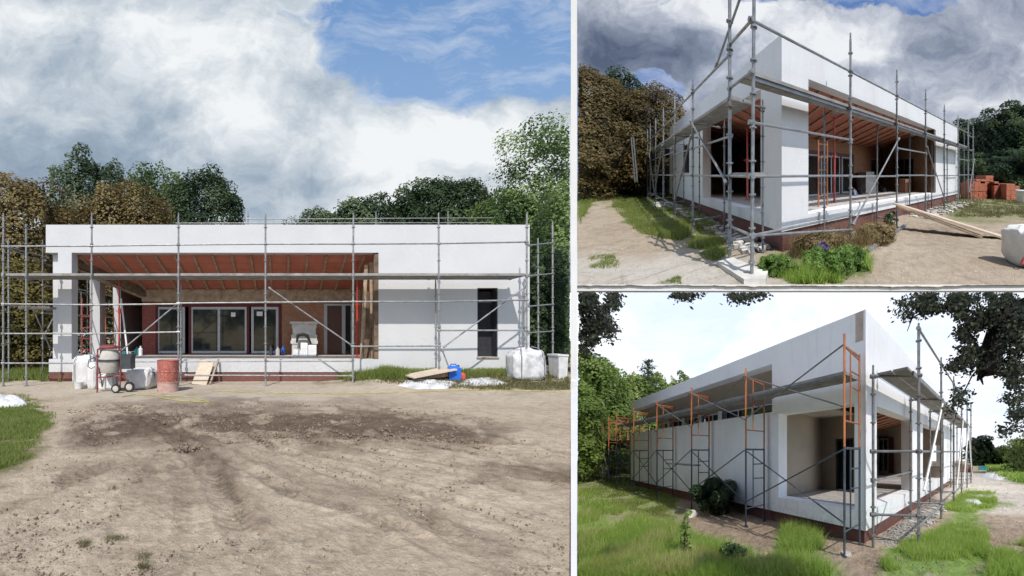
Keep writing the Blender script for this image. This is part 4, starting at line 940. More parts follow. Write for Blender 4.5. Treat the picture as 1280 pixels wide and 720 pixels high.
# dead branches heap
p = SL.g(690, 452); fp = Frame(SL, (p[0], 17.2, 0)); t = thing('brush_pile', fp, (-.1, 0, 0), 'heap of dead grey branches behind the scaffold at the right end', 'brush pile')
b = MB(fp); g = random.Random(4)
for i in range(90):
    a = g.uniform(-1.0, .2); hh = 1.55*(1-abs(a+.35)/1.1)
    p1 = Vector((a, g.uniform(-.6, .6), g.uniform(0, max(.1, hh)))); d = Vector((g.uniform(-1, 1), g.uniform(-.4, .4), g.uniform(-.9, .2)))*.8; q = p1+d; q.z = max(q.z, .02); q.x = min(q.x, .55)
    b.path([tuple(p1), tuple((p1+q)/2+Vector((0, 0, g.uniform(0, .12)))), tuple(q)], 0, 5, [.03, .022, .008])
P_ = fp.l(b.v); ok = keep_mask(SL, P_, 1); b.f = [f for f in b.f if all(ok[i] for i in f)]; b.build('branches', M['bark'], t)

# ---- clods and small stones on the yard
def clods(site, poly, n, s0, s1, mat, seed, name='soil_clods'):
    g = np.random.default_rng(seed); xs = [p[0] for p in poly]; ys = [p[1] for p in poly]
    x = g.uniform(min(xs), max(xs), n); y = g.uniform(min(ys), max(ys), n); Y = site.f*site.eye/(y-site.cy); X = (x-site.cx)/site.f*Y
    k = inpoly(x, y, poly) & (fbm(X*1.6, Y*1.6, 4, seed) > .47); X, Y = X[k], Y[k]; m = len(X); r = s0+(s1-s0)*g.random(m)**3
    B = np.stack([X, Y, np.zeros(m)], 1); B[:, 2] = gheight(site, B)
    cube = np.array([(-1,-1,-.6),(1,-1,-.6),(1,1,-.6),(-1,1,-.6),(-.7,-.7,.7),(.7,-.7,.7),(.7,.7,.7),(-.7,.7,.7)])
    P = B[:, None]+cube[None]*r[:, None, None]*(.6+.7*g.random((m, 8, 3))); ok = np.ones(m, bool)
    for i in range(8): ok &= keep_mask(site, P[:, i], .3)
    P = P[ok].reshape(-1, 3); i = (np.arange(ok.sum())*8)[:, None, None]
    F = (i+np.array([(0,3,2,1),(4,5,6,7),(0,1,5,4),(1,2,6,5),(2,3,7,6),(3,0,4,7)])[None]).reshape(-1, 4)
    return tag(link_mesh(name, site.w(P), F, mat, coords=P), kind='stuff')
M['clod'] = simple('dry_soil_clod', (.20, .15, .11), .95, var=.4, sc=9); M['grit'] = simple('pale_grit', (.42, .36, .29), .95, var=.25, sc=9)
clods(SL, [(-200, 500), (714, 500), (714, 745), (-200, 745)], 9000, .003, .012, M['clod'], 61)
clods(SL, [(80, 508), (320, 500), (640, 520), (620, 560), (100, 565)], 9000, .006, .026, M['clod'], 62)
clods(SL, [(-200, 480), (714, 480), (714, 745), (-200, 745)], 3500, .002, .007, M['grit'], 63, 'grit')
clods(ST, [(722, 255), (1400, 255), (1400, 356), (722, 356)], 3500, .003, .014, M['grit'], 64, 'grit')
clods(SB, [(722, 640), (1280, 600), (1280, 719), (722, 719)], 4000, .003, .018, M['clod'], 65)
# trees behind the camera, mirrored in the terrace glass
for k, (x, y, r_, h_) in enumerate([(-13, -19, 4.5, 8.5), (-4.5, -21, 3.6, 6.8), (2.5, -20, 3.0, 7.6), (10, -22, 4.2, 8.0)]):
    tree(SL, (x, y, 0), h_, (r_, r_, h_*.42), h_*.55, 1500, .5, M['lf_dark'], ['broad dark tree mirrored in the left part of the terrace glass', 'low dark tree mirrored in the middle terrace panes', 'narrow tall tree mirrored in the right terrace panes', 'dark tree mirrored beside the terrace door'][k], seed=70+k, clip=False)
# ---- trees of the yard
tree_px(SL, -60, 98, 232, 21, 'rust-brown oak filling the far left edge down to the grass', 'lf_gold', 26000, .17, bottom=.4, seed=2, clumps=80, cr=.26)
tree_px(SL, -150, 20, 262, 24, 'olive brown oak cut off by the left edge behind the rust-brown one', 'lf_olive', 9000, .2, bottom=.3, seed=3, clumps=50)
tree_px(SL, 92, 220, 233, 24, 'rounded golden-brown oak over the left half of the roof', 'lf_gold', 16000, .17, bottom=1.5, seed=4, clumps=60, cr=.26)
tree_px(SL, 62, 160, 185, 31, 'tallest dark green tree of the left group, rising behind the brown oaks', 'lf_blue', 13000, .22, bottom=2.5, seed=5, clumps=60, cr=.26)
tree_px(SL, 145, 240, 206, 32, 'mid green tree in the middle of the group over the roof', 'lf_mid', 10000, .22, bottom=3, seed=6, clumps=50, cr=.26)
tree_px(SL, 205, 318, 214, 30, 'dark green tree sloping down to the roofline at the right end of the left group', 'lf_dark', 13000, .22, bottom=2.5, seed=7, clumps=60, cr=.24, lean=(-.3, 0))
tree_px(SL, 355, 440, 264, 42, 'low dark pine top just showing over the parapet', 'lf_dark', 6000, .28, bottom=6, seed=8, name='pine_tree', group=None, clumps=40)
tree_px(SL, 405, 520, 246, 40, 'dark umbrella pine rising over the middle right of the parapet', 'lf_dark', 10000, .28, bottom=6, seed=9, name='pine_tree', clumps=50, cr=.24)
tree_px(SL, 488, 612, 224, 38, 'broad domed umbrella pine between the low pines and the airy oak', 'lf_dark', 15000, .28, bottom=6, seed=10, name='pine_tree', clumps=60, cr=.22)
tree_px(SL, 585, 700, 240, 27, 'yellow-green leafy tree over the right end of the roof', 'lf_mid', 12000, .2, bottom=3, seed=11, clumps=50, cr=.24)
tree_px(SL, 610, 790, 150, 30, 'tall airy oak with open crown at the right edge of the yard', 'lf_mid', 15000, .22, bottom=4.5, seed=12, clumps=90, shell=.3, cr=.19, fill=.5, limbs=22, trunk=.3)
tree_px(SL, 655, 830, 232, 21, 'dense green shrubby tree right of the scaffold end', 'lf_mid', 26000, .17, bottom=0, seed=13, clumps=90, cr=.24, low=-1)
tree_px(SL, 640, 760, 315, 19, 'low dark thicket between scaffold end and brush pile', 'lf_dark', 16000, .15, bottom=0, seed=14, clumps=60, cr=.25, low=-1, name='thicket', trunk=.06)
tree_px(SL, -60, 75, 330, 18.5, 'low olive thicket behind the left end bay of scaffold', 'lf_olive', 14000, .15, bottom=0, seed=15, clumps=50, cr=.25, low=-1, name='thicket', trunk=.06)
tree_px(SL, 60, 170, 330, 31, 'dark thicket seen through the left end of the terrace', 'lf_dark', 9000, .2, bottom=0, seed=16, clumps=50, cr=.25, low=-1, name='thicket', trunk=.06)
blades(SL, 'grass', [(-60, 492), (40, 500), (72, 520), (60, 545), (30, 578), (0, 596), (-60, 610)], 30000, .07, .012, M['grass'], 1)
blades(SL, 'grass', [(-60, 440), (60, 452), (86, 470), (70, 478), (-60, 478)], 16000, .22, .012, M['grass'], 2, edge=5)
blades(SL, 'grass', [(370, 466), (713, 460), (713, 488), (600, 486), (480, 478), (380, 474)], 16000, .08, .012, M['grass_olive'], 3, edge=5)
blades(SL, 'grass', [(385, 464), (500, 463), (510, 474), (385, 476)], 6000, .22, .012, M['grass'], 4, edge=4)
blades(SL, 'grass', [(455, 463.5), (668, 463), (668, 470), (455, 471)], 14000, .16, .012, M['grass'], 5, edge=2, dens=.15)
for k, (x, y, r_, lab) in enumerate([(145, 673, 17, 'wider sparse grass tuft low in the sandy foreground'), (175, 697, 9, 'small grass tuft below the wider one in the foreground'), (178, 709, 9, 'flat pale grass tuft lowest in the sandy foreground'), (105, 681, 7, 'tiny grass tuft left of the wide foreground tuft')]):
    o = blades(SL, 'grass_tuft', [(x-r_, y), (x-r_*.5, y-4), (x+r_*.6, y-4), (x+r_, y+1), (x+r_*.3, y+4), (x-r_*.6, y+3)], 260, .03, .004, M['grass_olive'], 80+k, edge=3, dens=.0, lean=.9)
    del o['kind']; tag(o, lab, 'grass tuft')
# ================================================================ UPPER PLOT (corner view)
F2 = Frame(ST, (-.36, 4.22, 0), U=(.755, .655), V=(-.655, .756))
H2 = thing('house', F2, (4, 4, 0), 'white house shell seen from its terrace corner on the upper right plot', 'house')
LU, LV = 12.65, 11.3
b = MB(F2); b.box(0, LU, 0, .3, 3.62, 4.3); b.box(0, .3, .3, LV, 3.45, 4.3); b.box(LU-.3, LU, .3, LV, 3.45, 4.3); b.box(.3, LU-.3, LV-.3, LV, 3.45, 4.3); b.build('parapet', M['whiteT'], H2)
b = MB(F2); b.box(.3, LU-.3, .3, LV-.3, 3.9, 4.0); b.build('roof', M['concrete'], H2)
b = MB(F2); b.box(0, .72, 0, .3, .40, 3.62); b.box(0, .3, .3, .8, .40, 3.45); b.build('column', M['whiteT'], H2)
uo2 = 8.9
b = MB(F2); b.box(.72, uo2, 0, .3, .40, .67); b.wall('u', uo2, LU, 0, .3, .40, 3.62); b.box(0, .3, .8, 5.0, .40, .67); b.wall('v', 5.0, LV, 0, .3, .40, 3.45, [(6.9, 7.9, 1.6, 2.9)]); b.wall('v', .3, LV, LU-.3, LU, .4, 3.45)
b.build('wall', M['whiteT'], H2)
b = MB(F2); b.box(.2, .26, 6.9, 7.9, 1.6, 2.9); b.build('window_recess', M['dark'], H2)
b = MB(F2); b.box(.06, LU-.06, .05, LV-.05, -.3, .40); b.build('brick_base', M['brick_base'], H2)
b = MB(F2); b.box(.3, LU-.3, .3, LV-.3, .5, .66); b.build('floor', M['concrete'], H2)
VB = 2.6; UB = 2.3
b = MB(F2); b.wall('u', UB, uo2, VB, VB+.25, .66, 3.6, [(2.9, 6.1, .66, 2.45), (7.6, 8.2, 1.35, 2.35)]); b.build('brick_wall', M['brick_tan'], H2)
b = MB(F2); b.wall('v', .3, VB, uo2, uo2+.25, .66, 3.6, [(.95, 2.0, 1.3, 2.35)]); b.build('brick_wall', M['brick_tan_lit'], H2)
b = MB(F2); b.wall('v', VB+.25, 9, UB, UB+.25, .66, 3.6, [(3.4, 4.4, .66, 2.45)]); b.build('side_wall', M['cream'], H2)  # cream makes up for the light that barely reaches this wall
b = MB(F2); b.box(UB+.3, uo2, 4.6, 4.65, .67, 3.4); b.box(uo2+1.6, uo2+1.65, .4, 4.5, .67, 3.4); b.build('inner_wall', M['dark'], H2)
b = MB(F2); b.box(.3, UB, 7.5, 7.6, .67, 3.4); b.build('end_wall', M['cream'], H2)  # light colour in place of light at the dim corridor end
c1 = [(.3, .3, 3.6), (uo2, .3, 3.6), (uo2, VB, 2.95), (UB, VB, 2.95)]; c2 = [(.3, .3, 3.6), (UB, VB, 2.95), (UB, 9, 2.95), (.3, 9, 3.6)]
b = MB(F2); b.slab([(x, y, z+.07) for x, y, z in c1], .05); b.slab([(x, y, z+.07) for x, y, z in c2], .05); b.build('ceiling', M['terra'], H2)
for i in range(15):
    u = .8+.56*i; k = min(1, (u-.3)/(UB-.3)); v1 = .3+k*(VB-.32)
    if u < uo2-.1: b = MB(F2); b.beam((u, .32, 3.6), (u, v1, 3.6-.65*k), .05, .07); b.build('rafter', M['wood'], H2)
for i in range(9):
    v = .9+.65*i; k = min(1, (v-.3)/(VB-.3)); u1 = .3+k*(UB-.32); b = MB(F2); b.beam((.32, v, 3.6), (u1, v, 3.6-.65*k), .05, .07); b.build('rafter', M['wood'], H2)
b = MB(F2); b.beam((.4, .4, 3.5), (UB+.05, VB+.02, 2.88), .12, .2); b.build('hip_beam', M['wood_dark'], H2)
b = MB(F2); b.box(2.9, 6.1, VB-.02, VB+.08, 2.35, 2.47)
for u in (2.9, 3.75, 5.1, 6.0): b.box(u, u+.10, VB-.02, VB+.08, .67, 2.35)
b.build('window_frame', M['maroon'], H2)
for (a, c, sp) in ((3.01, 3.75, ()), (3.86, 5.09, (4.5,)), (5.22, 5.99, ())): window(F2, H2, a, c, .68, 2.33, VB, fw=.07, splits=sp)
window(F2, H2, 7.6, 8.2, 1.35, 2.35, VB-.01, fw=.06); window(F2, H2, .95, 2.0, 1.3, 2.35, uo2-.01, axis='v', fw=.05, splits=(1.45,)); window(F2, H2, 3.4, 4.4, .67, 2.45, UB-.02, axis='v', fw=.07, splits=(3.9,))
b = MB(F2); b.box(uo2-.16, uo2-.02, .02, .28, .68, 3.6); b.build('timber_jamb', M['wood_dark'], H2)
b = MB(F2); b.box(uo2-.02, uo2+.01, .3, .95, .67, 3.4); b.build('brick_jamb', M['brick_tan_lit'], H2)
b = MB(F2); b.box(uo2-.9, uo2-.05, 1.0, 1.35, .665, 1.3); b.build('parapet_block', M['brick_tan'], H2)
# scaffold round the corner
S2 = thing('scaffold', F2, (-.95, -.55, 0), 'galvanised scaffold wrapped round the terrace corner of the upper right house', 'scaffold')
f2 = lambda x: F2.up(x, -.55)
US = [-.95, 1.49, 3.74, 6.0, 8.15, 10.3, 12.4, 13.6]
for i, u in enumerate(US):
    b = MB(F2); standard(b, u, -.55, -.05, [5.35, 4.68, 4.58, 4.6, 4.5, 4.45, 4.5, 4.4][i], r=.027, step=.5, du=.05 if i == 0 else 0); b.build('standard', M['steel'], S2)
for i, u in enumerate([1.1, 3.4, 5.7, 8.0, 10.2, 12.5, 13.6]):
    b = MB(F2); standard(b, u, -.12, 0, 3.1 if i < 6 else 4.2, r=.022); b.build('standard', M['steel_dark'], S2)
VSs = [.25, 2.6, 4.8, 7.0, 9.2, 11.3, 12.6]
for i, v in enumerate(VSs):
    b = MB(F2); standard(b, -.95, v, -.05, [4.9, 4.0, 4.4, 4.3, 4.3, 4.4, 4.3][i], r=.032 if i == 0 else .026, step=.5); b.build('standard', M['steel'], S2)
for v in (.25, 2.2, 4.4, 6.6, 8.8, 11.3):
    b = MB(F2); standard(b, -.28, v, 0, 3.0, r=.022); b.build('standard', M['steel_dark'], S2)
for i in range(7):
    a, c = US[i], US[i+1]
    for z in ([3.82, 2.30, 1.50, .62] if i == 0 else [3.82, 2.30, 1.5] if i in (2, 5) else [3.82, 1.48] if i < 6 else [3.7, 2.9, 1.5]):
        led(F2, S2, (a, -.55, z), (c, -.55, z), .023)
    if i < 6:
        b = MB(F2)
        for j in range(2): b.box(a+.02, c-.02, -.52+.21*j, -.33+.21*j, 3.03, 3.08+random.uniform(0, .01))
        b.build('platform', M['plank'], S2)
        b = MB(F2); b.box(a+.02, c-.02, -.50, -.47, 2.96, 3.027); b.build('platform_rail', M['steel_dark'], S2)
    led(F2, S2, (c, -.55, 3.0), (c, -.1, 3.0), .02, name='transom')
    if i < 4: led(F2, S2, (c, -.55, .2), (c, 0, .2), .02, name='transom')
led(F2, S2, (-.95, -.55, .62), (1.49, -.55, .30), .023)
VV = [-.55]+VSs
for i in range(7):
    a, c = VV[i], VV[i+1]
    for z in ([3.82, 3.05, 1.5, .62] if i == 0 else [3.65, 2.2, 1.5] if i < 3 else [3.5, 2.3, 1.5, .5]): led(F2, S2, (-.95, a, z), (-.95, c, z), .023)
    if i > 0:
        b = MB(F2)
        for j in range(2): b.box(-.92+.25*j, -.70+.25*j, a+.02, c-.02, 2.88, 2.93+random.uniform(0, .01))
        b.build('platform', M['plank'], S2)
    led(F2, S2, (-.95, c, 2.85), (-.28, c, 2.85), .02, name='transom'); led(F2, S2, (-.95, c, .35), (-.28, c, .35), .02, name='transom')
for (p, q) in [((3.74, -.6, 2.55), (1.55, -.6, .45)), ((6.0, -.6, 2.5), (8.1, -.6, .4)), ((12.4, -.6, .6), (13.6, -.6, 2.4)), ((-1.0, .3, 1.4), (-1.0, 2.6, 2.9)), ((-1., 4.8, .4), (-1., 2.6, 2.5)), ((-1., 7.0, 2.7), (-1., 9.2, .6)), ((-1., 11.3, 2.7), (-1., 9.2, .6)), ((-.95, .9, 3.7), (-.95, -.5, 4.6))]:
    led(F2, S2, p, q, .022, name='brace')
b = MB(F2); b.box(-.85, -.3, .3, 4.5, 1.55, 1.59) if False else b.box(-.93, -.62, -.5, .2, 1.52, 1.56); b.build('platform', M['plank'], S2)
# props and trestles on the terrace
props(F2, F2.up(1043, .9), .9, .665, 3.3, 'redprop', 'rusty adjustable prop on the terrace nearest the white corner column')
props(F2, .9, 3.2, .665, 3.1, 'redprop', 'red steel prop inside the side opening of the corner house')
ta, tb = F2.up(1023, .6), F2.up(1034, .6)
t = thing('trestle_frame', F2, (ta, .6, .66), 'tall orange ladder-like trestle frame on the terrace behind the corner column', 'trestle')
for u in (ta, tb): b = MB(F2); b.tube((u, .6, .66), (u, .6, 2.45), .022, 8); b.build('upright', M['orange'], t)
for z in (.95, 1.3, 1.65, 2.0, 2.35): b = MB(F2); b.tube((ta, .6, z), (tb, .6, z), .014, 6); b.build('rung', M['orange'], t)
t = thing('barbecue', F2, (6.6, 2.1, .66), 'pale stone block barbecue on the terrace of the corner house', 'barbecue')
b = MB(F2); b.box(6.2, 7.1, 2.0, 2.5, .665, 1.5); b.box(6.3, 7.0, 2.05, 2.5, 1.5, 1.65); b.build('stone_body', M['stone'], t)
small_pile(F2.sub(5.5, 2.1, .66), 'blue and teal tubs on the floor left of the corner house barbecue', 9, ['blue', 'teal', 'whitepaint', 'black'], n=7, s=.4, h=.3)
small_pile(F2.sub(7.5, 1.9, .66), 'black and white containers on the floor right of the corner house barbecue', 10, ['black', 'black', 'whitepaint'], n=6, s=.4, h=.35)
# ramp boards
t = thing('ramp', F2, (5, -.8, 0), 'long plank ramp from the sand up to the terrace edge', 'ramp')
pA = F2.l([(4.9, -.02, .66)])[0]
def wl(site, x, y, z=0): return site.g(x, y, z)
b = MB(FT0); a_ = np.array(pA); e1 = np.array(wl(ST, 1252, 296, .02)); e0 = np.array(wl(ST, 1117, 254, .70))
b.beam(tuple(e0), tuple(e1), .30, .045); b.build('plank', M['ply'], t)
b = MB(FT0); e2 = np.array(wl(ST, 1226, 297, .0)); b.beam(tuple(e0+np.array((.05, -.12, -.06))), tuple(e2), .26, .05); b.build('plank', M['wood'], t)
def lying(site, x0, y0, x1, y1, r, mat, label, name='pipe', cat='pipe', z=.04):
    p = site.g(x0, y0); q = site.g(x1, y1); b = MB(Frame(site)); b.tube((p[0], p[1], z+float(gheight(site, [p])[0])), (q[0], q[1], z+float(gheight(site, [q])[0])), r, 10); return tag(b.build(name, M[mat]), label, cat)
lying(ST, 1084, 316, 1132, 283, .045, 'steel', 'scaffold tube lying on the sand right of the weed clump')
lying(ST, 1075, 318, 1120, 291, .035, 'wood', 'wooden pole lying beside the scaffold tube near the weeds', 'pole', 'pole')
g = random.Random(5)
sl = MB(FT0); q = [wl(ST, x, y) for x, y in ((896, 332), (915, 326), (960, 346), (957, 355.8), (930, 355.8))]
sl.slab([(x, y, .06) for x, y, z in q], .12); tag(sl.build('concrete_slab', M['stone_w']), 'flat pale concrete slab under the feet of the corner scaffold', 'slab')
# brick pallets
for k, (x0, x1, yb, h, Y, lab) in enumerate([(1213, 1236, 247, 1.35, 13.2, 'leftmost stack of orange bricks, stepped at the top'), (1232, 1243, 244, 1.62, 14.2, 'narrow tall stack of orange bricks behind the leftmost one'), (1243, 1258, 247, 1.3, 13.0, 'middle stack of orange bricks'), (1258, 1275, 248.5, 1.15, 12.6, 'rightmost square-topped stack of orange bricks')]):
    a = ST.at(x0, yb, Y); c = ST.at(x1, yb, Y); fr = Frame(ST, (a[0], Y, -.1)); wd = c[0]-a[0]
    b = MB(fr); rows = int(h/.12)
    for r_ in range(rows):
        off = 0 if r_ < rows-2 else (.12 if k == 0 else 0)
        n = int(wd/.26)
        for i in range(n):
            if r_ >= rows-2 and g.random() < .3: continue
            x = off+i*.26+g.uniform(-.01, .01)
            if x+.25 < wd+.05: b.box(x, x+.25, g.uniform(-.02, 0), .8, r_*.12, r_*.12+.114)
    tag(b.build('brick_stack', M['bricks_orange']), lab, 'bricks', 'stacks of orange bricks')
bulk_bag(ST, 1303, 338, 44, 52, 'pale bulk bag with red strap at the right edge of the upper plot', 15, None, straps=False, asp=.8)
p = ST.g(1279, 336); fr = Frame(ST, (p[0], p[1]-.02, 0)); b = MB(fr); s_ = p[1]/268
b.path([(.05, 0, .28), (-.06, -.04, .20), (-.1, -.04, .12), (-.03, -.03, .13), (.06, 0, .22)], .012, 6); tag(b.build('red_strap', M['redprop']), 'loop of red strap hanging on the pale bulk bag at the right edge', 'strap')
p = ST.g(1276.5, 254); fr = Frame(ST, (p[0], p[1], 0)); b = MB(fr); b.lathe((.25, .2, 0), [(.2, 0), (.25, .6), (.27, .6), (.27, .66), (.24, .68)], 20); tag(b.build('white_barrel', M['bag']), 'small white barrel right of the orange brick stacks', 'barrel')
sheeting(ST, [(812, 256), (820, 253), (828, 252), (838, 254), (830, 258), (818, 259)], 'pale rubble sacks lying at the foot of the far scaffold end', 12, .07, name='rubble_sack')
# rubble along wall foot
b = MB(F2); g = random.Random(8)
def stones(fr, rng, n, seed, name, label, mat='stone_w', cat='rubble', s=(.03, .1)):
    g = random.Random(seed); b = MB(fr)
    for i in range(n):
        u = g.uniform(rng[0], rng[1]); v = g.uniform(rng[2], rng[3]); r = g.uniform(*s); z = 0; o = []
        for (dx, dy, dz) in ((-1,-1,-.5),(1,-1,-.5),(1,1,-.5),(-1,1,-.5),(-1,-1,.5),(1,-1,.5),(1,1,.5),(-1,1,.5)):
            o.append((u+dx*r*g.uniform(.5, 1), v+dy*r*g.uniform(.5, 1), z+dz*r*g.uniform(.7, 1.1)+r*.2))
        b.add(o, [(0,3,2,1),(4,5,6,7),(0,1,5,4),(1,2,6,5),(2,3,7,6),(3,0,4,7)])
    o = b.build(name, M[mat]); return tag(o, kind='stuff')
stones(F2, (-.55, -.05, .3, 9), 420, 1, 'rubble', ''); stones(F2, (5.5, 12, -.9, -.1), 260, 2, 'rubble', '')
# weeds
def at_g(site, x, y): p = site.g(x, y); return (p[0], p[1], float(gheight(site, [p])[0]))
bush(ST, at_g(ST, 1037, 340), (.40, .30, .18), 9000, .038, 'lf_weed', 'large green weed clump in front of the corner wall', 'weed_clump', 'weeds', 3, 60, 10, shell=0)
bush(ST, at_g(ST, 1064, 336), (.22, .2, .2), 5000, .036, 'lf_weed', 'smaller round green weed right of the large clump', 'weed_clump', 'weeds', 4, 30, 6, shell=0)
bush(ST, at_g(ST, 972, 340), (.28, .2, .14), 5000, .036, 'lf_weed', 'low green weed left of the large clump, beside the concrete slab', 'weed_clump', 'weeds', 5, 30, 6, shell=0)
bush(ST, at_g(ST, 1025, 318), (.5, .25, .22), 4500, .07, 'lf_dry', 'dry straw-coloured weeds behind the large green clump', 'weed_clump', 'weeds', 6, 40, 12, spiky=True)
bush(ST, at_g(ST, 1095, 303), (.42, .3, .23), 5000, .07, 'lf_dry', 'dry brown weed tussock by the lying scaffold tube', 'weed_clump', 'weeds', 7, 40, 12, spiky=True)
bush(ST, at_g(ST, 1112, 287), (.16, .16, .26), 1200, .05, 'lf_blue', 'small blue-green thistle beside the dry tussock', 'weed_clump', 'weeds', 8, 6, 5)
p = at_g(ST, 1027, 331); bush(ST, (p[0], p[1], p[2]+.22), (.14, .10, .09), 110, .03, 'lf_flower', 'patch of violet flowers on the large green weed clump', 'flower_patch', 'flowers', 9, 8, 4)
blades(ST, 'grass', [(765, 250), (850, 243), (880, 258), (912, 318), (895, 326), (850, 302), (800, 290), (770, 262)], 30000, .12, .012, M['grass'], 11, edge=4)
blades(ST, 'grass', [(724, 228), (860, 226), (842, 246), (790, 246), (740, 252), (724, 280)], 14000, .16, .016, M['grass'], 12, edge=3)
blades(ST, 'grass', [(1180, 234), (1320, 230), (1320, 276), (1270, 272), (1195, 272), (1170, 262)], 14000, .10, .014, M['grass_olive'], 13, edge=3)
blades(ST, 'grass', [(940, 332), (965, 318), (1030, 322), (1030, 356), (990, 354)], 5000, .12, .008, M['grass_hi'], 14, edge=5)
blades(ST, 'grass', [(1005, 322), (1080, 322), (1092, 345), (1070, 355), (1000, 354)], 3500, .2, .009, M['grass_hi'], 18, edge=4, dens=.38)
blades(ST, 'grass', [(990, 308), (1110, 290), (1120, 302), (1060, 324), (990, 326)], 2500, .36, .008, M['lf_dry'], 19, edge=4)
blades(ST, 'grass', [(735, 322), (770, 318), (775, 332), (740, 336)], 1200, .05, .008, M['grass'], 15, edge=5)
blades(ST, 'grass', [(822, 348), (850, 346), (852, 356), (825, 356)], 700, .05, .008, M['grass'], 16, edge=5)
blades(ST, 'white_flowers', [(724, 233), (760, 232), (755, 241), (724, 243)], 2500, .18, .03, M['white_flower'], 17, edge=2, dens=.2)
# trees
tree_px(ST, 700, 790, 92, 13, 'big rust-brown oak cut off by the left side of the upper plot', 'lf_gold', 26000, .16, bottom=.1, seed=21, clumps=80, cr=.26, low=-1)
tree_px(ST, 765, 852, 107, 14.5, 'rust-brown oak next to the corner house scaffold', 'lf_gold', 22000, .16, bottom=.5, seed=22, clumps=70, cr=.26, low=-1)
tree_px(ST, 748, 806, 88, 17, 'dark green tree top rising between the two rust-brown oaks', 'lf_dark', 6000, .2, bottom=3, seed=23, clumps=30)
tree_px(ST, 760, 860, 178, 17, 'dark thicket behind the far scaffold end on the upper plot', 'lf_dark', 15000, .2, bottom=-.2, seed=24, clumps=60, low=-1, name='thicket')
tree_px(ST, 1222, 1300, 132, 19, 'tall dark tree at the right edge above the brick stacks', 'lf_dark', 22000, .2, bottom=.0, seed=25, clumps=80, cr=.2, low=-1)
tree_px(ST, 1182, 1240, 150, 21, 'dark tree just right of the corner house end', 'lf_dark', 16000, .2, bottom=-.2, seed=26, clumps=60, cr=.22, low=-1)
tree_px(ST, 1195, 1330, 185, 17.5, 'low dark thicket behind the orange brick stacks', 'lf_dark', 20000, .2, bottom=-.3, seed=27, clumps=70, cr=.26, low=-1, name='thicket')
# ladder leaning in the left trees
b = MB(FT0)
for dx in (0, .32): a = ST.at(794+dx*9, 228, 11.5); c = ST.at(789+dx*9, 172, 12.0); b.tube(a, c, .03, 8)
for k in range(7): f = k/6.5; a = np.array(ST.at(794, 226, 11.5)); c = np.array(ST.at(789, 172, 12.0)); p = a*(1-f)+c*f; b.tube(tuple(p), tuple(p+np.array((.13, 0, 0))), .02, 6)
tag(b.build('ladder', M['steel_dark']), 'narrow ladder leaning in the dark foliage left of the far scaffold', 'ladder')

# ================================================================ LOWER PLOT (shaded rear corner)
F3 = Frame(SB, (1.19, 4.35, 0), U=(.634, .773), V=(-.775, .632))
H3 = thing('house', F3, (4, 4, 0), 'white house shell with shaded rear wall and clerestory on the lower right plot', 'house')
LU, LV = 11.0, 12.9
zf = .62
b = MB(F3); b.box(0, LU, 0, .3, 3.87, 4.3); b.box(0, LU, .0, .3, 2.62, 3.87) if False else None
b.box(0, .3, .3, LV, 3.87, 4.3); b.box(LU-.3, LU, .3, LV, 3.87, 4.3); b.box(.3, LU-.3, LV-.3, LV, 3.87, 4.3); b.build('parapet', M['whiteB'], H3)
b = MB(F3)
b.box(0, .3, .3, 2.42, 2.62, 3.87)                                                   # rear band over porch opening
b.box(0, LU, 0, .3, 2.62, 3.87)                                                     # band over side openings
b.box(0, .28, 0, .22, zf, 2.62); b.box(.28, .5, 0, .22, zf, 2.62)                   # corner column
b.wall('u', .5, LU, 0, .3, .275, 2.62, [(.5, 3.15, .275, 2.62), (4.4, 8.5, .275, 2.62)] if False else [(.52, 3.1, zf, 2.62), (4.35, 8.3, zf, 2.62)])
b.box(0, .5, 0, .3, .275, zf); b.box(0, .3, .3, 2.2, .275, zf)
b.box(0, .3, 2.2, LV, .275, 2.69); b.box(0, .3, 2.2, 2.42, 2.69, 3.87) if False else None
b.build('wall', M['whiteB'], H3)
b = MB(F3); b.box(.1, .9, 2.42, 2.6, 2.69, 3.87) if False else b.box(.301, .32, 2.43, LV-.4, 2.62, 2.688); b.build('ledge', M['concrete'], H3)
b = MB(F3); b.box(.06, LU-.06, .05, LV-.05, -.4, .275); b.build('brick_base', M['brick_base'], H3)
b = MB(F3); b.box(.3, LU-.3, .22, LV-.3, .4, .61); b.build('floor', M['concrete'], H3)
b = MB(F3); b.box(.3, LU-.3, .3, LV-.3, 4.0, 4.08); b.build('roof', M['concrete'], H3)
# porch room walls (rendered beige)
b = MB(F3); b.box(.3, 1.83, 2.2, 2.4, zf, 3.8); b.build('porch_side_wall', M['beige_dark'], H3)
b = MB(F3); b.wall('v', 1.1, 2.6, 1.83, 2.05, zf, 3.8, [(1.16, 1.72, zf, 2.1)]); b.build('porch_back_wall', M['beige'], H3)
window(F3, H3, 1.17, 1.71, zf+.02, 2.09, 1.86, axis='v', fw=.05, fm='motor', splits=(1.44,))
UE = 7.4; e_ = lambda x: F3.vp(x, UE)
b = MB(F3); b.wall('u', 2.05, UE, 2.6, 2.8, zf, 3.6); b.wall('v', .3, 2.6, UE, UE+.2, zf, 3.6, [(e_(1111), e_(1098), zf+.12, 2.36), (e_(1176), e_(1164), zf+.5, 2.0)]); b.build('terrace_wall', M['cream'], H3)
b = MB(F3); b.box(UE-.05, UE-.003, e_(1117), e_(1111), zf+.1, 2.42); b.box(UE-.05, UE-.003, e_(1111)+.003, e_(1096), 2.36, 2.46); b.build('window_frame', M['maroon'], H3)
window(F3, H3, e_(1111), e_(1098), zf+.13, 2.35, UE-.02, axis='v', fw=.06, splits=((e_(1111)+e_(1098))/2,))
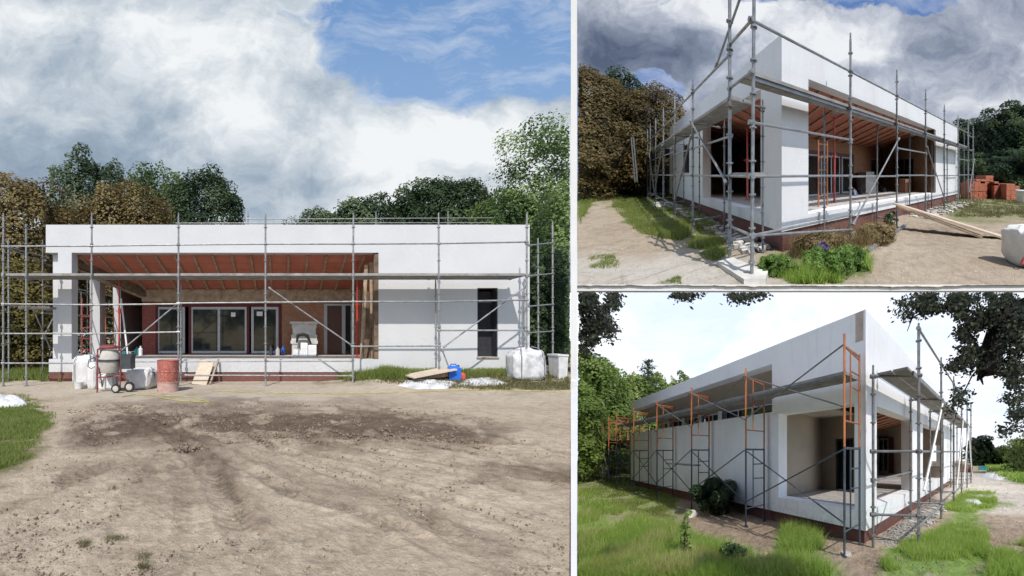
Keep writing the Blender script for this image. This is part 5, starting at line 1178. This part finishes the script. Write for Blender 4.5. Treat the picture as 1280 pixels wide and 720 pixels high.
b = MB(F3); b.slab([(.3, .3, 3.3), (LU-.4, .3, 3.3), (LU-.4, 2.58, 2.8), (2.06, 2.58, 2.8), (2.06, 1.15, 3.12), (.3, 1.15, 3.12)], .05); b.build('ceiling', M['terra'], H3)
b = MB(F3); b.slab([(.3, 1.15, 2.76), (1.86, 1.15, 2.76), (1.86, 2.2, 2.76), (.3, 2.2, 2.76)], .05); b.build('porch_ceiling', M['concrete'], H3)
for i in range(18):
    u = .6+.55*i
    if u < LU-.6: b = MB(F3); b.beam((u, .31, 3.23), (u, 1.08 if u < 2.06 else 2.55, 3.04 if u < 2.06 else 2.73), .05, .07); b.build('rafter', M['wood'], H3)
# clerestory recess
b = MB(F3); b.slab([(.3, 2.42, 3.87), (1.2, 2.42, 3.25), (1.2, LV-.3, 3.25), (.3, LV-.3, 3.87)], -.06); b.build('soffit', M['beige'], H3)
b = MB(F3); b.box(.3, 1.3, 2.40, 2.42, 2.69, 3.868); b.box(1.2, 1.3, 2.42, LV-.3, 2.2, 2.74); b.box(.3, 1.2, 2.42, LV-.3, 2.5, 2.6); b.build('recess_wall', M['whiteB'], H3)
v = 2.5; k = 0
for (va, vb) in [(2.5, 4.6), (4.6, 6.2), (6.5, 7.7), (8.1, 9.2), (9.6, 10.8), (11.1, 12.4)]:
    window(F3, H3, va, vb, 2.74, 3.27, 1.2, axis='v', fw=.06, fm='whitepaint', splits=((va+vb)/2,))
for vv in (6.2, 7.7, 9.2, 10.8): b = MB(F3); b.box(1.05, 1.195, vv+.01, vv+.28, 2.745, 3.27); b.build('clerestory_pier', M['whitepaint'], H3)
b = MB(F3); b.box(-.004, -.001, .02, .30, 3.2, 4.29) if False else b.box(-.004, -.001, .05, .2, 3.75, 4.29); b.build('rust_stain', simple('brown_run_off_stain', (.52, .42, .36), .9, var=.2, sc=6), H3)
# orange / blue frame scaffold
S3 = thing('scaffold', F3, (-.6, 5, 0), 'orange-over-dark-blue frame scaffold along the shaded rear wall of the lower house', 'scaffold')
VF = [.09, 2.64, 5.2, 7.79, 10.3, 12.85]
def hframe(fr, par, v, uo, ui, lean=0):
    for lev, (m, z0, z1) in enumerate((('blue_frame', -.02, 1.80), ('orange', 1.80, 3.64))):
        b = MB(fr); r = .021
        for u in (uo, ui): b.tube((u, v, z0), (u, v, z1-(0 if lev == 0 else (.0 if u == uo else .16))), r, 8); 
        zt = z1-(.03 if lev == 0 else .2); b.tube((uo, v, zt), (ui, v, zt), r, 8)
        if lev == 1: b.tube((uo, v, zt), (ui, v, zt-.07), r*.7, 6)
        um = uo+(ui-uo)*.38; zb_ = z0+.42
        b.tube((um, v, zb_), (um, v, zt), r*.7, 6); b.tube((um, v, (zb_+zt)/2), (ui, v, (zb_+zt)/2-.02), r*.7, 6); b.tube((uo, v, zb_), (ui, v, zb_), r*.7, 6); b.tube((um, v, zt-.35), (ui, v, zt-.35), r*.7, 6)
        if lev == 0:
            for u in (uo, ui): b.tube((u, v, -.05), (u, v, .01), .05, 8)
        b.build('frame', M[m], par)
for v in VF: hframe(F3, S3, v, -.62, -.06)
for i in range(5):
    a, c = VF[i], VF[i+1]
    for (z0, z1, m) in ((.55, 1.75, 'blue_frame'), (2.45, 3.45, 'steel_dark')):
        b = MB(F3); b.tube((-.64, a, z0), (-.64, c, z1), .014, 6); b.build('brace', M[m], S3); b = MB(F3); b.tube((-.66, a, z1), (-.66, c, z0), .014, 6); b.build('brace', M[m], S3)
    b = MB(F3); b.box(-.58, -.36, a+.01, c-.01, 3.00, 3.05); b.box(-.33, -.10, a+.01, c-.01, 3.00, 3.05); b.build('platform', M['plank'], S3)
    b = MB(F3); b.box(-.59, -.565, a+.01, c-.01, 2.95, 2.998); b.build('platform_rail', M['steel_dark'], S3)
b = MB(F3); b.box(-.55, -.3, 5.25, 7.2, 1.28, 1.32); b.build('platform', M['plank'], S3)
# end return at the far corner
S3b = thing('scaffold', F3, (-1.2, 14, 0), 'small orange and blue frame bays standing free beyond the far end of the rear wall', 'scaffold')
for (v, uo, ui) in ((14.4, -.6, .2), (15.6, -.6, .2), (15.6, .6, 1.3), (14.4, .6, 1.3)): hframe(F3, S3b, v, uo, ui)
b = MB(F3); b.tube((-.6, 14.4, .5), (-.6, 15.6, 1.7), .014, 6); b.tube((.6, 14.4, 1.7), (.6, 15.6, .5), .014, 6); b.tube((-.6, 14.4, 3.3), (-.6, 15.6, 2.2), .014, 6); b.build('brace', M['steel'], S3b)
b = MB(F3); b.box(-.5, 1.3, 14.3, 16.3, 2.34, 2.38); b.build('platform', M['plank'], S3b)
# galvanised scaffold on the bright side
S3c = thing('scaffold', F3, (.6, -.75, 0), 'galvanised tube scaffold along the sunlit side of the lower house, receding to the right', 'scaffold')
UR = [.62, 2.9, 5.2, 7.5, 9.8, 12.0]
for i, u in enumerate(UR):
    b = MB(F3); standard(b, u, -.74, -.05, 4.05+(.08*i), r=.027); b.build('standard', M['steel_dark'], S3c)
for u in (-.0, 2.4, 4.7, 7.0, 9.3, 11.6):
    b = MB(F3); standard(b, u, -.14, -.05, 3.25, r=.026); b.build('standard', M['steel_dark'], S3c)
led(F3, S3c, (0, -.14, 3.05), (.62, -.74, 3.1), .024, 'steel_dark', 'transom'); led(F3, S3c, (0, -.14, 1.72), (.62, -.74, 1.72), .024, 'steel_dark', 'transom'); led(F3, S3c, (0, -.14, .60), (.62, -.74, .55), .024, 'steel_dark', 'transom'); led(F3, S3c, (0, -.14, 1.2), (2.4, -.14, 1.2), .02)
for i in range(5):
    a, c = UR[i], UR[i+1]
    led(F3, S3c, (a, -.74, 3.95), (c, -.74, 3.95), .023); led(F3, S3c, (a, -.74, 1.72), (c, -.74, 1.72), .023)
    if i in (0, 2, 4): led(F3, S3c, (a, -.74, .35), (c, -.74, .35), .023)
    led(F3, S3c, (c, -.74, 3.05), (c-.4, -.12, 3.05), .02, name='transom'); led(F3, S3c, (c, -.74, .4), (c-.4, -.1, .4), .02, name='transom')
    b = MB(F3)
    for j in range(2): b.box((a if i else .05)+.02, c-.02, -.70+.27*j, -.46+.27*j, 3.08, 3.12)
    b.build('platform', M['plank'], S3c)
    b = MB(F3); b.box((a if i else .3)+.02, c-.02, -.735, -.705, 3.03, 3.11); b.build('platform_rail', M['steel'], S3c)
for p, q in [((2.7, -.8, 2.9), (.75, -.8, 1.0)), ((7.4, -.8, 2.95), (5.4, -.8, .5)), ((9.7, -.8, 2.95), (7.7, -.8, .5)), ((11.9, -.8, .4), (9.9, -.8, 2.9))]:
    b = MB(F3); b.tube(p, q, .026, 8); b.build('brace', M['whitepaint'], S3c)
# terrace contents
small_pile(F3.sub(6.6, .9, .61), 'bright pink rag and dark tubs on the lower house terrace', 21, ['pink', 'pink', 'black'], n=5, s=.2, h=.25)
leaning(F3, [((6.9, 1.2, .61), (7.3, 1.25, 1.7))], 'black', 'dark board leaning on the cream terrace wall', w=.12)
props(F3, 6.3, .6, .61, 2.9, 'orange', 'orange prop standing between the two side openings of the lower house')
# ground things
bush(SB, at_g(SB, 893, 641), (.55, .45, .50), 14000, .07, 'lf_dark', 'dark rounded evergreen shrub against the shaded rear wall', 'evergreen_shrub', 'shrub', 31, 16, 10, shell=0)
p = at_g(SB, 865, 646); fr = Frame(SB, p); b = MB(fr); g = random.Random(2)
b.lathe((0, 0, -.03), [(.08, 0), (.13, .04), (.14, .10), (.11, .17), (.05, .21)], 12); b.v = [(x*(1+.12*g.uniform(-1, 1)), y*(1+.12*g.uniform(-1, 1)), z) for x, y, z in b.v]; tag(b.build('stone', M['stone_w']), 'single rounded pale stone left of the dark shrub', 'stone')
for (x, y, r_, lab) in ((1058, 694, .07, 'broken pale block by the foot of the corner frame upright'), (1156, 686, .08, 'flat pale stone in the grass under the galvanised scaffold'), (1152, 652, .06, 'small white rubble lump near the sunlit wall foot')):
    p = at_g(SB, x, y); b = MB(Frame(SB, p)); g = random.Random(x); o = [(dx*r_*g.uniform(.7, 1.3), dy*r_*g.uniform(.7, 1.2), (dz+1)*r_*.4*g.uniform(.8, 1.2)) for (dx, dy, dz) in ((-1,-1,-1.4),(1,-1,-1.4),(1,1,-1.4),(-1,1,-1.4),(-1,-1,.5),(1,-1,.5),(1,1,.5),(-1,1,.5))]
    b.add(o, [(0,3,2,1),(4,5,6,7),(0,1,5,4),(1,2,6,5),(2,3,7,6),(3,0,4,7)]); tag(b.build('stone', M['stone_w']), lab, 'stone')
bulk_bag(SB, 733, 596, 26, 23, 'grey-white bulk bag lying in shade at the far left of the lower plot', 33, None, mat='bag', asp=.8, straps=False)
stones(F3, (.2, 9, -.5, -.02), 3200, 5, 'gravel', '', 'gravel', s=(.008, .03)); stones(F3, (2.0, 5.0, -.7, -.2), 90, 6, 'gravel', '', 'stone_w', s=(.02, .07))
sheeting(SB, [(1196, 632), (1204, 624), (1222, 624), (1228, 629), (1212, 634)], 'white crumpled sacks at the scaffold foot by the sandy track', 35, .06, 'bag')
sheeting(SB, [(1222, 597), (1234, 590), (1262, 590), (1270, 597), (1245, 601)], 'pale plastic sheeting spread beyond the scaffold on the far track', 36, .12, 'bag')
fr = Frame(SB, SB.g(1229, 588)); b = MB(fr); b.box(-.25, .25, -.1, .3, 0, .35); b.box(-.28, .28, -.13, .33, .35, .40); tag(b.build('storage_box', M['teal']), 'teal lidded box beyond the far end of the galvanised scaffold', 'box')
b = MB(Frame(SB, SB.g(1213, 590))); g = random.Random(3)
for r_ in range(4):
    for i in range(3): b.box(i*.28-.6, i*.28-.35, 0, .4, r_*.12, r_*.12+.11)
tag(b.build('brick_stack', M['bricks_orange']), 'low stack of orange bricks left of the teal box on the lower plot', 'bricks')
blades(SB, 'grass', [(722, 640), (800, 660), (900, 700), (1010, 712), (1010, 728), (722, 728)], 26000, .22, .008, M['grass_dry'], 39, edge=14, dens=.42)
blades(SB, 'grass', [(722, 612), (790, 640), (850, 668), (920, 690), (1010, 706), (1040, 725), (722, 740), (722, 640)], 42000, .20, .010, M['grass_hi'], 31, edge=14, dens=.3)
blades(SB, 'grass', [(722, 592), (800, 584), (850, 612), (840, 650), (800, 640), (722, 610)], 16000, .08, .012, M['grass'], 32, edge=8)
blades(SB, 'grass', [(978, 662), (1012, 658), (1030, 688), (1000, 696), (975, 688)], 4500, .26, .009, M['grass_hi'], 33, edge=4, dens=.1)
blades(SB, 'grass', [(1100, 705), (1130, 680), (1165, 668), (1200, 655), (1236, 672), (1230, 700), (1160, 700), (1110, 715)], 16000, .14, .009, M['grass_hi'], 34, edge=7, dens=.25)
blades(SB, 'grass', [(1180, 640), (1208, 612), (1240, 618), (1246, 632), (1210, 645)], 7000, .13, .010, M['grass_hi'], 35, edge=5)
blades(SB, 'grass', [(1240, 690), (1300, 670), (1300, 725), (1230, 725)], 6000, .14, .009, M['grass_hi'], 36, edge=6)
blades(SB, 'grass', [(1232, 578), (1300, 575), (1300, 606), (1262, 600), (1236, 590)], 7000, .3, .03, M['grass_hi'], 37, edge=3)
blades(SB, 'grass', [(745, 574), (800, 572), (800, 592), (748, 590)], 6000, .35, .03, M['grass_hi'], 38, edge=3)
bush(SB, at_g(SB, 857, 700), (.10, .10, .40), 420, .06, 'lf_light', 'tall thin yellow-green weed rising from the foreground grass', 'tall_weed', 'weed', 40, 8, 4)
bush(SB, at_g(SB, 915, 700), (.22, .15, .14), 900, .06, 'lf_mid', 'low leafy weed in the grass below the orange frames', 'tall_weed', 'weed', 41, 8, 4)
# trees
tree_px(SB, 700, 790, 445, 16, 'bright green tree at the left of the lower plot', 'lf_light', 20000, .2, bottom=.8, seed=41, clumps=60, cr=.26)
tree_px(SB, 775, 850, 468, 20, 'yellow-green tree behind the far roof end of the lower house', 'lf_light', 12000, .22, bottom=1, seed=42, clumps=50, cr=.25)
tree_px(SB, 835, 875, 466, 24, 'small pale green tree top over the receding white roofline', 'lf_light', 5000, .24, bottom=2, seed=43, clumps=30)
tree_px(SB, 690, 755, 480, 13.5, 'mid green leafy tree cut off by the left side of the lower plot', 'lf_light', 15000, .16, bottom=.3, seed=44, clumps=60, low=-1)
tree_px(SB, 700, 800, 522, 18, 'dark thicket behind the free-standing frame bays', 'lf_dark', 12000, .2, bottom=0, seed=45, clumps=50, low=-1, name='thicket')
tree_px(SB, 1208, 1240, 545, 30, 'round dark tree far beyond the scaffold end', 'lf_dark', 4000, .3, bottom=0, seed=46, clumps=30, low=-1)
tree_px(SB, 1236, 1262, 560, 30, 'pale low bush by the far track', 'lf_mid', 2500, .3, bottom=0, seed=47, clumps=20, low=-1, name='bush', trunk=.05)
tree_px(SB, 1266, 1340, 540, 18, 'bright green bushy tree at the right edge beyond the track', 'lf_light', 9000, .2, bottom=0, seed=48, clumps=40, low=-1)
tree_px(SB, 1250, 1420, 556, 34, 'far hedge line behind the bright bushy tree', 'lf_mid', 5000, .4, bottom=0, seed=49, clumps=40, low=-1, name='hedge', cat='hedge', trunk=.05)
# spiky conifer
Yc = 19; top = SB.at(810, 450, Yc); fr = Frame(SB, (top[0], Yc, 0)); t = thing('conifer', fr, (0, 0, 0), 'spiky dark conifer top above the pale trees at left', 'tree')
b = MB(fr); b.path([(0, 0, 0), (0, 0, top[2])], 0, 6, [.15, .03]); b.build('trunk', M['bark'], t)
g = np.random.default_rng(3); cs = []; ns = []
for k in range(26):
    z = top[2]-.1-(k/26)*3.6; L = .3+1.5*(k/26); a = k*2.4; d = np.array((math.cos(a), math.sin(a), .22))
    for i in range(70): f = g.random(); cs.append(np.array((top[0], Yc, z))+d*L*f+g.normal(size=3)*.09); ns.append(g.normal(size=3)+np.array((0, 0, 1)))
quads(SB, 'crown', np.array(cs), np.array(ns), np.full(len(cs), .2), M['lf_blue'], t, g.random(len(cs)), asp=.3)
# overhanging holm oak boughs, near
def bough(name, base_px, Y, limbs, blobs, n, size, label, seed):
    base = SB.at(*base_px, Y); fr = Frame(SB, base); t = thing(name, fr, (0, 0, 0), label, 'tree')
    g = np.random.default_rng(seed); b = MB(fr)
    for pts, r0, r1 in limbs:
        P = [np.array(SB.at(x, y, Y+dy))-np.array(base) for x, y, dy in pts]; m = len(P); b.path([tuple(p) for p in P], 0, 8, [r0+(r1-r0)*i/(m-1) for i in range(m)])
    C_ = []; N_ = []; R_ = []
    tot = sum(q[2]*q[3] for q in blobs)
    for (x, y, rx, ry, dn) in [(q[0], q[1], q[2], q[3], q[4]) for q in blobs]:
        k = int(n*rx*ry/tot*dn)
        sub = 5+int(rx*ry/60); cx = x+g.normal(size=sub)*rx*.5; cy = y+g.normal(size=sub)*ry*.5; ci = g.integers(0, sub, k); sg = 5.0
        X = cx[ci]+g.normal(size=k)*sg; Yp = cy[ci]+g.normal(size=k)*sg*.8; D = Y*(1+g.normal(size=k)*.05)
        C_.append(np.stack([(X-SB.cx)/SB.f*D, D, SB.eye-(Yp-SB.cy)/SB.f*D], 1)); N_.append(g.normal(size=(k, 3))); R_.append(g.random(k))
        for i in range(min(sub, 14)):
            a = np.array(SB.at(x, y, Y))-np.array(base); c = np.array(SB.at(cx[i], cy[i], Y))-np.array(base); b.path([tuple(a), tuple((a+c)/2+g.normal(size=3)*.02), tuple(c)], 0, 4, [.010*Y/4.5, .006*Y/4.5, .003*Y/4.5])
    P_ = fr.l(b.v); ok = keep_mask(SB, P_, .3); b.f = [f for f in b.f if all(ok[i] for i in f)]
    if b.f: b.build('limb', M['bark_dark'], t)
    quads(SB, 'foliage', np.concatenate(C_), np.concatenate(N_), size*(.6+.8*g.random(sum(len(q) for q in C_))), M['lf_black'], t, np.concatenate(R_), asp=.6)
bough('overhanging_oak', (1275, 364), 1.9, [
    ([(1268, 364, 0), (1258, 395, 0), (1243, 430, 0), (1232, 466, 0)], .116, .07), ([(1232, 466, 0), (1226, 473, 0), (1229, 481, 0)], .02, .004), ([(1232, 462, 0), (1224, 470, 0), (1222, 476, 0)], .024, .008),
    ([(1262, 365, .05), (1276, 382, .08), (1300, 420, .08)], .066, .05), ([(1250, 400, 0), (1200, 385, 0), (1160, 385, 0), (1140, 398, 0), (1134, 414, 0)], .012, .003), ([(1240, 440, 0), (1215, 470, 0), (1200, 500, 0), (1192, 530, 0)], .008, .002)],
    [(1170, 374, 34, 12, 1.2), (1150, 385, 22, 12, .7), (1200, 385, 26, 20, 1.2), (1215, 410, 22, 22, 1.1), (1265, 400, 26, 30, 1.1), (1215, 440, 24, 22, .9), (1200, 462, 16, 12, .6), (1262, 440, 20, 26, .9), (1270, 475, 14, 30, .9), (1255, 470, 12, 14, .5), (1272, 515, 14, 12, .9), (1262, 535, 16, 8, .5), (1198, 500, 12, 12, .4), (1204, 490, 10, 10, .3), (1190, 512, 7, 5, .4), (1126, 383, 8, 8, .4), (1238, 372, 26, 10, 1.2)],
    17000, .028, 'dark holm oak bough with thick limb hanging into the upper right of the lower plot', 51)
bough('overhanging_oak', (715, 380), 15.5, [([(690, 360, 0), (722, 385, 0), (735, 410, 0), (740, 435, 0)], .18, .04), ([(722, 385, 0), (750, 378, 0), (768, 400, 0)], .07, .02)],
    [(735, 372, 20, 10, 1.1), (740, 390, 22, 16, 1.1), (752, 405, 20, 14, .7), (762, 410, 10, 12, .5), (732, 420, 14, 14, .9), (728, 440, 10, 12, .9), (765, 372, 12, 8, .7), (775, 362, 6, 6, .6)], 8000, .21,
    'dark leafy bough hanging into the upper left corner of the lower plot', 52)
bough('overhanging_twigs', (855, 364), 2.2, [([(846, 362, 0), (855, 368, 0), (860, 374, 0)], .004, .002)], [(850, 366, 8, 4, .9), (858, 371, 5, 4, .6), (872, 366, 4, 3, .6)], 500, .036, 'small sprig of dark leaves at the top edge, left one over the roofline', 53)
bough('overhanging_twigs', (935, 364), 2.2, [([(915, 362, 0), (925, 372, 0), (945, 366, 0)], .004, .002)], [(922, 370, 8, 6, .9), (938, 367, 8, 4, .8), (952, 364, 8, 4, .9), (915, 365, 5, 4, .7)], 900, .036, 'wider sprig of dark leaves at the top edge left of the roof corner', 54)
# tree that shades the left foreground lies outside; the wall's own shadow falls there
for o in bpy.data.objects:
    if '_o' in o: del o['_o']
